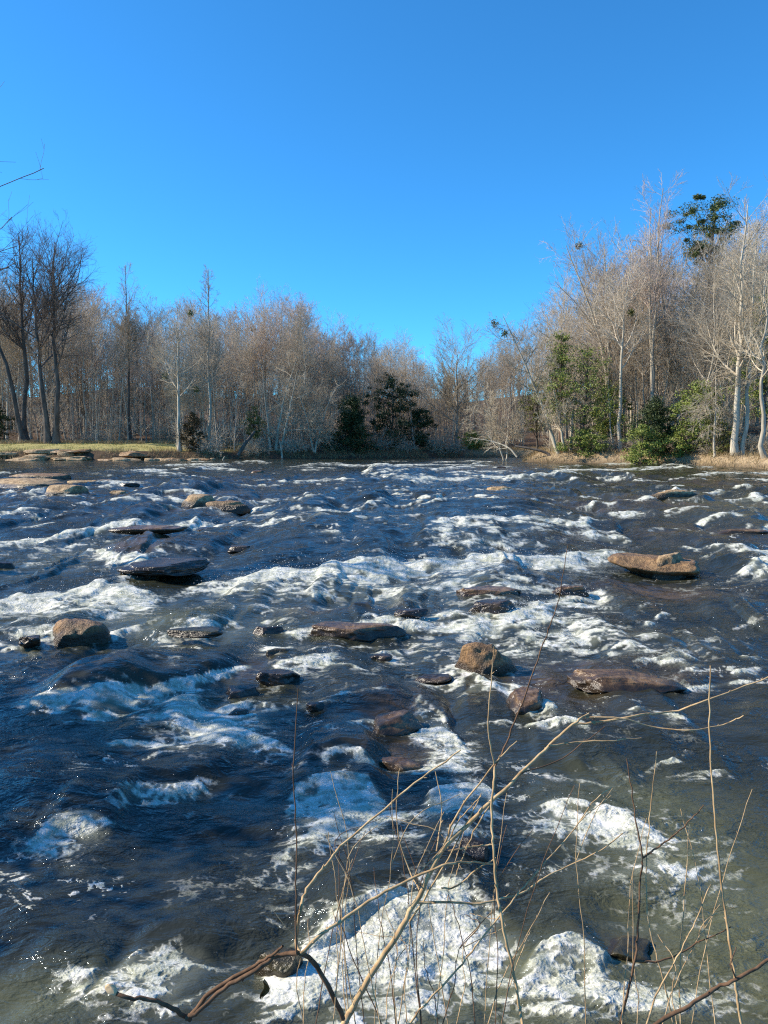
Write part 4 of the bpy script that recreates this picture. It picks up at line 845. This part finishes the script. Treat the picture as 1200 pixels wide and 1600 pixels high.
# grass and dry stalks
def blades(n, px, py, hmin, hmax, w, rr_, lean=.35):
    z = ground(px, py, False); N = len(px); h = rr_.uniform(hmin, hmax, N); a = rr_.uniform(0, 6.28, N); l = rr_.normal(0, lean, (N, 2)) * h[:, None]
    b = np.stack([px, py, z - .05], -1); dx = np.stack([np.cos(a) * w, np.sin(a) * w, np.zeros(N)], -1)
    mid = b + np.stack([l[:, 0] * .4, l[:, 1] * .4, h * .6], -1); tip = b + np.stack([l[:, 0], l[:, 1], h], -1)
    V = np.stack([b - dx, b + dx, mid + dx * .7, mid - dx * .7, tip], 1).reshape(-1, 3); i = 5 * np.arange(N)[:, None]
    return V, [i + np.array([[0, 1, 2, 3]]), i + np.array([[3, 2, 4]])]
rg = np.random.default_rng(15)
px = rg.uniform(-70, -12, 60000); py = rg.uniform(84, 108, 60000); s = shore_dist(px, py); k = (s > 1.6) & (s < 17 + 2 * pn(px / 4, py / 4, 3)); px, py = px[k][:36000], py[k][:36000]
V, F = blades(0, px, py, .06, .20, .018, rg); tag(mesh_obj('grass', V, F, M['grass'], smooth=False), kind='stuff')
px = rg.uniform(-60, 45, 420000); py = rg.uniform(45, 112, 420000); s = shore_dist(px, py); cl = pn(px / 2.5, py / 2.5, 14)
k = (s > .15) & (cl > np.where(px > 12, -.4, -.1)) & (((px < 12) & (((s < 3.4) | ((s > 13) & (s < 19) & (px < -22))))) | ((px > 12) & (s < 4.5))); px, py = px[k], py[k]
V, F = blades(0, px, py, .15, .65, .016, rg, .6); tag(mesh_obj('dry_grass', V, F, M['straw'], smooth=False), kind='stuff')

# fallen and leaning wood
def log(label, pts, r0, r1, mat, name='fallen_branch', side=0, seed=1):
    P = catmull(pts, 6); n = len(P); Rd = np.linspace(r0, r1, n); root = thing(name, label, 'branch', tuple(P[0])); Pl = P - P[0]
    V, F = tubes(Pl[None], Rd[None], 8); mesh_obj('stem', V, F, M[mat], root)
    if side:
        rr_ = np.random.default_rng(seed); P1, R1, L1_ = grow(Pl[None], Rd[None], np.array([np.linalg.norm(Pl[-1])]), side, .3, 45, .35, 6, .14, .02, .012, rr_); P2, R2, _ = grow(P1, R1, L1_, 5, .2, 42, .5, 4, .15, 0, .009, rr_)
        V, F = join([tubes(P1, R1, 4), tubes(P2, R2, 3)]); mesh_obj('twig', V, F, M[mat], root)
    return root
log('bare grey trunk leaning right over the left bank edge', [pt(372, 712, 89), pt(382, 695, 89.3), pt(398, 674, 90)], .24, .18, 'bark_dark', 'leaning_trunk')
log('dark broken trunk arching down into the water off the right bank tip', [pt(805, 697, 79), pt(835, 702, 78), pt(856, 709, 77.5), pt(866, 722, 77)], .10, .17, 'bark_dark', 'leaning_trunk')
log('long pale branch stretching left above the dark bend water', [pt(808, 714, 79.5), pt(795, 700, 80), pt(770, 690, 81), pt(735, 684, 82)], .11, .03, 'bark_pale', side=12, seed=4)
log('pale driftwood stick caught upright in the rapids off the left bank', [pt(338, 721, 84), pt(345, 722, 84), pt(349, 717, 84), pt(351, 713, 84)], .10, .05, 'bark_pale', 'driftwood')
log('pale snag standing at the waterline under the shaggy tree', [pt(441, 718, 92), pt(440, 705, 92), pt(437, 690, 92.2)], .16, .06, 'bark_pale', 'driftwood', 4, 8)

# ------------------------------------------------------------------ trees of the near bank, left of the photographer
nt_ = make_tree('bare_tree', 'near bank bare tree whose twigs reach in at the left edge against the sky', 701, 'bark_dark', 'twig_dark', [dict(H=9.4, r0=.15, lean=(.0, .05))], n1=15, bare=.5, L1=.46, a1=58, n2=2, n3=2, n4=2, tw=.005, prof=.35)
nt_.location = (-12.6, 16.9, gz(-12.6, 16.9))
def near_ev(x, y, H, W, seed):
    o = make_evergreen('evergreen_tree', 'leafy evergreen on the near bank shading the left water', seed, H, W, 'leaf_dark', ncl=95, per=40, size=.12, cl=.5, bare=.06, group='evergreens on the near bank'); o.location = (x, y, gz(x, y)); return o
e1 = near_ev(-9.2, 6.9, 4.9, 3.6, 711)
dup(e1, (-10.4, 8.9, gz(-10.4, 8.9)), 2.0, 1.05)

# ------------------------------------------------------------------ bare shrubs in the foreground
M['stem_tan'] = bark_mat('tan twig bark', (0.28, 0.17, 0.08), (0.64, 0.45, 0.24), 0.05)
M['stem_brown'] = bark_mat('brown twig bark', (0.075, 0.042, 0.024), (0.20, 0.115, 0.065), 0.05)
for k in ('stem_tan', 'stem_brown'):
    for n_ in M[k].node_tree.nodes:
        if n_.type == 'TEX_NOISE': n_.inputs['Scale'].default_value = 45
M['wood_cut'] = bark_mat('broken wood', (0.55, 0.36, 0.18), (0.75, 0.55, 0.32), 0.05)
def stem_poly(px, d0, d1, seed, r0, r1, down=False):
    rr_ = np.random.default_rng(seed); n = len(px); dd = np.linspace(d0, d1, n) + rr_.normal(0, .012, n)
    P = [pt(u, v, d) for (u, v), d in zip(px, dd)]
    if down:                                           # runs on down to the bank it grows from
        b = P[0] - 0.35 * (P[1] - P[0]) / np.linalg.norm(P[1] - P[0]); b[1] -= 0.05
        g = b.copy(); g[1] -= 0.12; g[2] = gz(g[0], g[1]) - 0.05; P = [g, (g + b) / 2 + np.array([0, 0.03, 0]), b] + P
    P = catmull(P, 5); n = len(P); P[1:-1] += rr_.normal(0, .0011, (n - 2, 3))
    Rd = np.linspace(r0, r1, n) * (1 + 0.10 * (np.arange(n) % 7 == 3)); return P, Rd
def buds(P, Rd, rr_, every=4):
    """short side spurs at the nodes of a twig"""
    out = []
    for i in range(3, len(P) - 2, every):
        if rr_.random() < .35: continue
        t = P[i + 1] - P[i]; t /= np.linalg.norm(t) + 1e-9; q = np.cross(t, rr_.normal(0, 1, 3)); q /= np.linalg.norm(q); L = rr_.uniform(.004, .014)
        out.append((np.stack([P[i], P[i] + (q * .7 + t * .7) * L * .6, P[i] + (q * .7 + t * .8) * L]), np.array([1.0, .8, .35]) * min(Rd[i] * .8, .003)))
    return out
def shrub(name, label, stems, cat='shrub', leaf=None):
    base = None; root = thing(name, label, cat)
    for i, (part, px, d0, d1, r0, r1, mat, down) in enumerate(stems):
        P, Rd = stem_poly(px, d0, d1, hash((name, i)) % 1000 if False else 900 + i * 7 + len(px), r0, r1, down)
        if base is None: base = P[0].copy(); root.location = tuple(base)
        rr_ = np.random.default_rng(40 + i); sp_ = buds(P, Rd, rr_)
        ps = [tubes((P - base)[None], Rd[None], 7)] + [tubes((a - base)[None], b[None], 4) for a, b in sp_]
        V, F = join(ps); V = V; o = mesh_obj(part, V, F, M[mat], root)
    return root, base
T, B = 'stem_tan', 'stem_brown'
S = 0.00142                                            # metres per photo pixel at the shrub
def w(a): return a * S / 2
A = [
 ('stem', [(538,1600),(548,1580),(575,1530),(620,1460),(655,1400),(690,1330),(735,1285),(768,1252),(815,1207),(860,1163),(895,1132),(920,1115)], 1.78, 2.05, w(15), w(4), T, True),
 ('stem', [(536,1592),(515,1545),(490,1505),(470,1490),(440,1492),(400,1515),(350,1545),(310,1580),(290,1592)], 1.78, 1.70, w(9), w(7), B, False),
 ('branch', [(298,1594),(262,1570),(225,1561),(190,1556),(168,1542)], 1.70, 1.68, w(8), w(6), B, False),
 ('branch', [(296,1590),(330,1550),(390,1513),(425,1492),(442,1478)], 1.72, 1.74, w(9), w(4), B, False),
 ('branch', [(468,1490),(463,1468),(470,1420),(480,1390),(510,1350),(540,1315),(600,1265),(660,1215),(720,1172)], 1.73, 1.95, w(7), w(2.6), T, False),
 ('branch', [(470,1490),(500,1462),(530,1440),(590,1400),(650,1370),(700,1350),(740,1347),(775,1350)], 1.73, 1.9, w(7), w(3), T, False),
 ('branch', [(895,1132),(945,1127),(1000,1117),(1050,1112),(1100,1095),(1165,1072),(1225,1048)], 2.03, 2.12, w(5), w(2.4), T, False),
 ('branch', [(915,1121),(970,1122),(1025,1137),(1080,1140),(1130,1132),(1162,1118)], 2.05, 2.0, w(3.6), w(2), T, False),
 ('branch', [(858,1165),(900,1160),(950,1157),(1002,1153)], 2.0, 2.05, w(4), w(2), T, False),
 ('branch', [(815,1208),(870,1190),(905,1165),(945,1135)], 1.98, 2.1, w(2.6), w(1.6), B, False),
 ('branch', [(690,1330),(715,1270),(740,1235),(780,1185),(808,1158)], 1.92, 1.98, w(4.6), w(2), T, False),
 ('branch', [(650,1410),(690,1410),(750,1412),(790,1402),(815,1395),(850,1372),(895,1350),(940,1327),(973,1302)], 1.87, 2.0, w(5), w(2.2), T, False),
 ('branch', [(768,1252),(740,1300),(720,1345),(712,1370)], 1.95, 1.9, w(3), w(2), T, False),
 ('branch', [(640,1440),(690,1360),(735,1275),(752,1240)], 1.86, 1.95, w(4), w(1.6), T, False),
 ('branch', [(700,1325),(712,1290),(735,1262),(752,1243)], 1.93, 1.93, w(3), w(1.4), T, False),
 ('branch', [(770,1320),(745,1322),(722,1325),(700,1330)], 1.95, 1.93, w(3), w(3.6), T, False),
 ('branch', [(775,1340),(740,1362),(715,1385),(690,1388)], 1.92, 1.90, w(2.4), w(4), T, False),
 ('branch', [(463,1490),(462,1400),(463,1300),(459,1200),(466,1075)], 1.74, 1.85, w(3.6), w(1.6), B, False),
]
root, base = shrub('bare_shrub', 'bare tan shrub with a forked stem and many spreading twigs in the foreground', A)
c_ = pt(176, 1547, 1.68); V, F = rock_verts(.020, .011, .009, 5, .8, 4, 3, .15); o = mesh_obj('broken_end', V, F, M['wood_cut'], root); o.location = tuple(c_ - base); o.rotation_euler = (0, .6, 0)
# curled dead leaf
lp = []
for i in range(7):
    for j in range(4):
        s_, t_ = i / 6, j / 3 - .5; wd = math.sin(math.pi * min(max(s_, .03), .97)) * .018
        lp.append((t_ * wd + .008 * math.sin(s_ * 5), .012 * math.cos(t_ * 4) + .01 * s_ * s_, -.055 * s_ + .01 * abs(t_)))
lf = [(i * 4 + j, i * 4 + j + 1, i * 4 + j + 5, i * 4 + j + 4) for i in range(6) for j in range(3)]
lfv = np.array(lp); o = mesh_obj('dead_leaf', np.vstack([lfv, lfv + np.array([0, .0006, 0])]), np.array(lf + [tuple(k + 28 for k in f[::-1]) for f in lf]), M['leaf_dead'], root); o.location = tuple(pt(412, 1535, 1.71) - base)
shrub('bare_sapling', 'slender stem rising from the shrub and forking into two tall wands', [
 ('stem', [(816,1604),(812,1570),(800,1510),(785,1440),(775,1385),(772,1330),(768,1290),(770,1240),(773,1198)], 1.75, 1.95, w(6), w(4.4), T, True),
 ('wand', [(773,1198),(763,1140),(767,1065),(772,1010)], 1.95, 2.0, w(3.4), w(1.8), T, False),
 ('wand', [(773,1200),(787,1170),(810,1115),(840,1030),(860,975),(873,935),(888,850)], 1.95, 2.08, w(4), w(1.4), B, False)], 'sapling')
shrub('bare_sapling', 'thin tan stem slanting right across the foam to a forked tip', [
 ('stem', [(640,1602),(655,1580),(715,1515),(750,1470),(790,1420),(820,1385),(850,1350),(890,1305),(925,1255),(958,1228)], 1.72, 2.0, w(4.4), w(1.8), T, True),
 ('wand', [(905,1285),(930,1262),(955,1243)], 1.96, 2.0, w(2), w(1.4), T, False)], 'sapling')
shrub('bare_sapling', 'kinked brown stem with one side branch pointing up right', [
 ('stem', [(970,1602),(990,1510),(997,1450),(1000,1375),(1004,1340),(995,1290),(988,1245),(979,1185)], 1.8, 1.95, w(6), w(2), B, True),
 ('branch', [(1004,1340),(1022,1328),(1045,1312),(1075,1285),(1100,1258)], 1.9, 1.96, w(4), w(1.8), B, False),
 ('branch', [(993,1502),(1040,1500),(1080,1480),(1142,1448)], 1.82, 1.86, w(4), w(2), B, False)], 'sapling')
shrub('bare_sapling', 'thin tan wand curving gently beside the kinked brown stem', [
 ('stem', [(1052,1602),(1036,1525),(1018,1465),(1010,1400),(1011,1325),(1018,1250),(1026,1174)], 1.82, 1.98, w(4), w(1.6), T, True)], 'sapling')
shrub('bare_sapling', 'long straight tan wand, tallest on the right', [
 ('stem', [(1160,1604),(1150,1545),(1140,1470),(1128,1390),(1120,1310),(1113,1220),(1108,1130),(1110,1040)], 1.75, 1.98, w(6.4), w(2.6), T, True)], 'sapling')
shrub('bare_sapling', 'short upright tan wand between the curving wand and the tallest one', [
 ('stem', [(1063,1604),(1063,1500),(1070,1400),(1078,1288)], 1.8, 1.92, w(3.6), w(1.6), T, True)], 'sapling')
shrub('bare_sapling', 'tan stem slanting from the bottom edge toward the tallest wand', [
 ('stem', [(1008,1604),(1030,1547),(1064,1485),(1086,1440),(1111,1382)], 1.74, 1.88, w(4.6), w(1.8), T, True)], 'sapling')
shrub('bare_sapling', 'thick reddish brown branch crossing the bottom right corner', [
 ('stem', [(1015,1606),(1075,1572),(1120,1543),(1150,1530),(1205,1498),(1260,1460)], 1.6, 1.72, w(8), w(5), B, True),
 ('branch', [(1150,1530),(1142,1505),(1150,1480)], 1.66, 1.68, w(3), w(1.6), B, False)], 'sapling')
WN = [([(520,1602),(532,1480),(545,1340),(590,1290)], T, 'thin wand bending right at its top left of the shrub fork'), ([(555,1600),(540,1500),(527,1400),(513,1300)], T, 'thin wand leaning left behind the shrub fork'),
      ([(596,1600),(545,1480),(530,1405),(531,1330)], B, 'fine dark wand crossing behind the arched branch'), ([(625,1200),(620,1240),(622,1300),(640,1360),(655,1390)][::-1], T, 'fine tan twig with a bent top above the shrub fork'),
      ([(700,1600),(680,1480),(712,1420),(735,1600)][:2] + [(665,1380)], T, 'fine wand rising from the bottom middle foam'), ([(742,1602),(735,1520),(712,1430),(700,1395)], B, 'dark wand leaning left through the big foam heap'),
      ([(782,1604),(800,1530),(822,1470),(830,1455)], T, 'faint short wand right of the shrub stem'), ([(682,1330),(690,1260),(680,1205)], T, 'fine upright twig behind the spreading twigs'),
      ([(995,1602),(998,1560),(990,1500),(989,1365)], T, 'fine pale wand behind the kinked brown stem')]
for i, (px, mt, lb) in enumerate(WN):
    shrub('bare_wand', lb, [('stem', px, 1.84 + .01 * i, 1.98 + .01 * i, w(3), w(1.4), mt, px[0][1] > 1560)], 'twig')

rw = np.random.default_rng(66)
LOOKS = ['fine straw coloured stem rising from the bottom edge among the shrub twigs', 'fine brown stem rising from the bottom edge among the shrub twigs']
for i in range(30):
    u0 = rw.uniform(450, 800) if i < 24 else rw.uniform(900, 1190); le = rw.uniform(110, 400); k_ = int(rw.random() < .3); sx = rw.normal(25, 60) + (u0 - 610) * .35 * (i < 24)
    px = [(u0, 1603), (u0 + sx * .25, 1600 - le * .35), (u0 + sx * .5 + rw.normal(0, 8), 1600 - le * .68), (u0 + sx, 1600 - le)]
    r_, b_ = shrub('bare_wand', LOOKS[k_], [('stem', px, rw.uniform(1.72, 1.95), rw.uniform(1.85, 2.1), w(rw.uniform(2.2, 3.4)), w(1.2), (T, B)[k_], True)] +
          ([('twig', [px[2], (px[2][0] + rw.normal(25, 25), px[2][1] - le * .2), (px[2][0] + rw.normal(50, 40), px[2][1] - le * .3)], 1.88, 1.95, w(1.8), w(1.0), (T, B)[k_], False)] if i % 3 == 0 else []), 'twig')
    r_['group'] = ('straw', 'brown')[k_] + ' stems at the bottom edge'
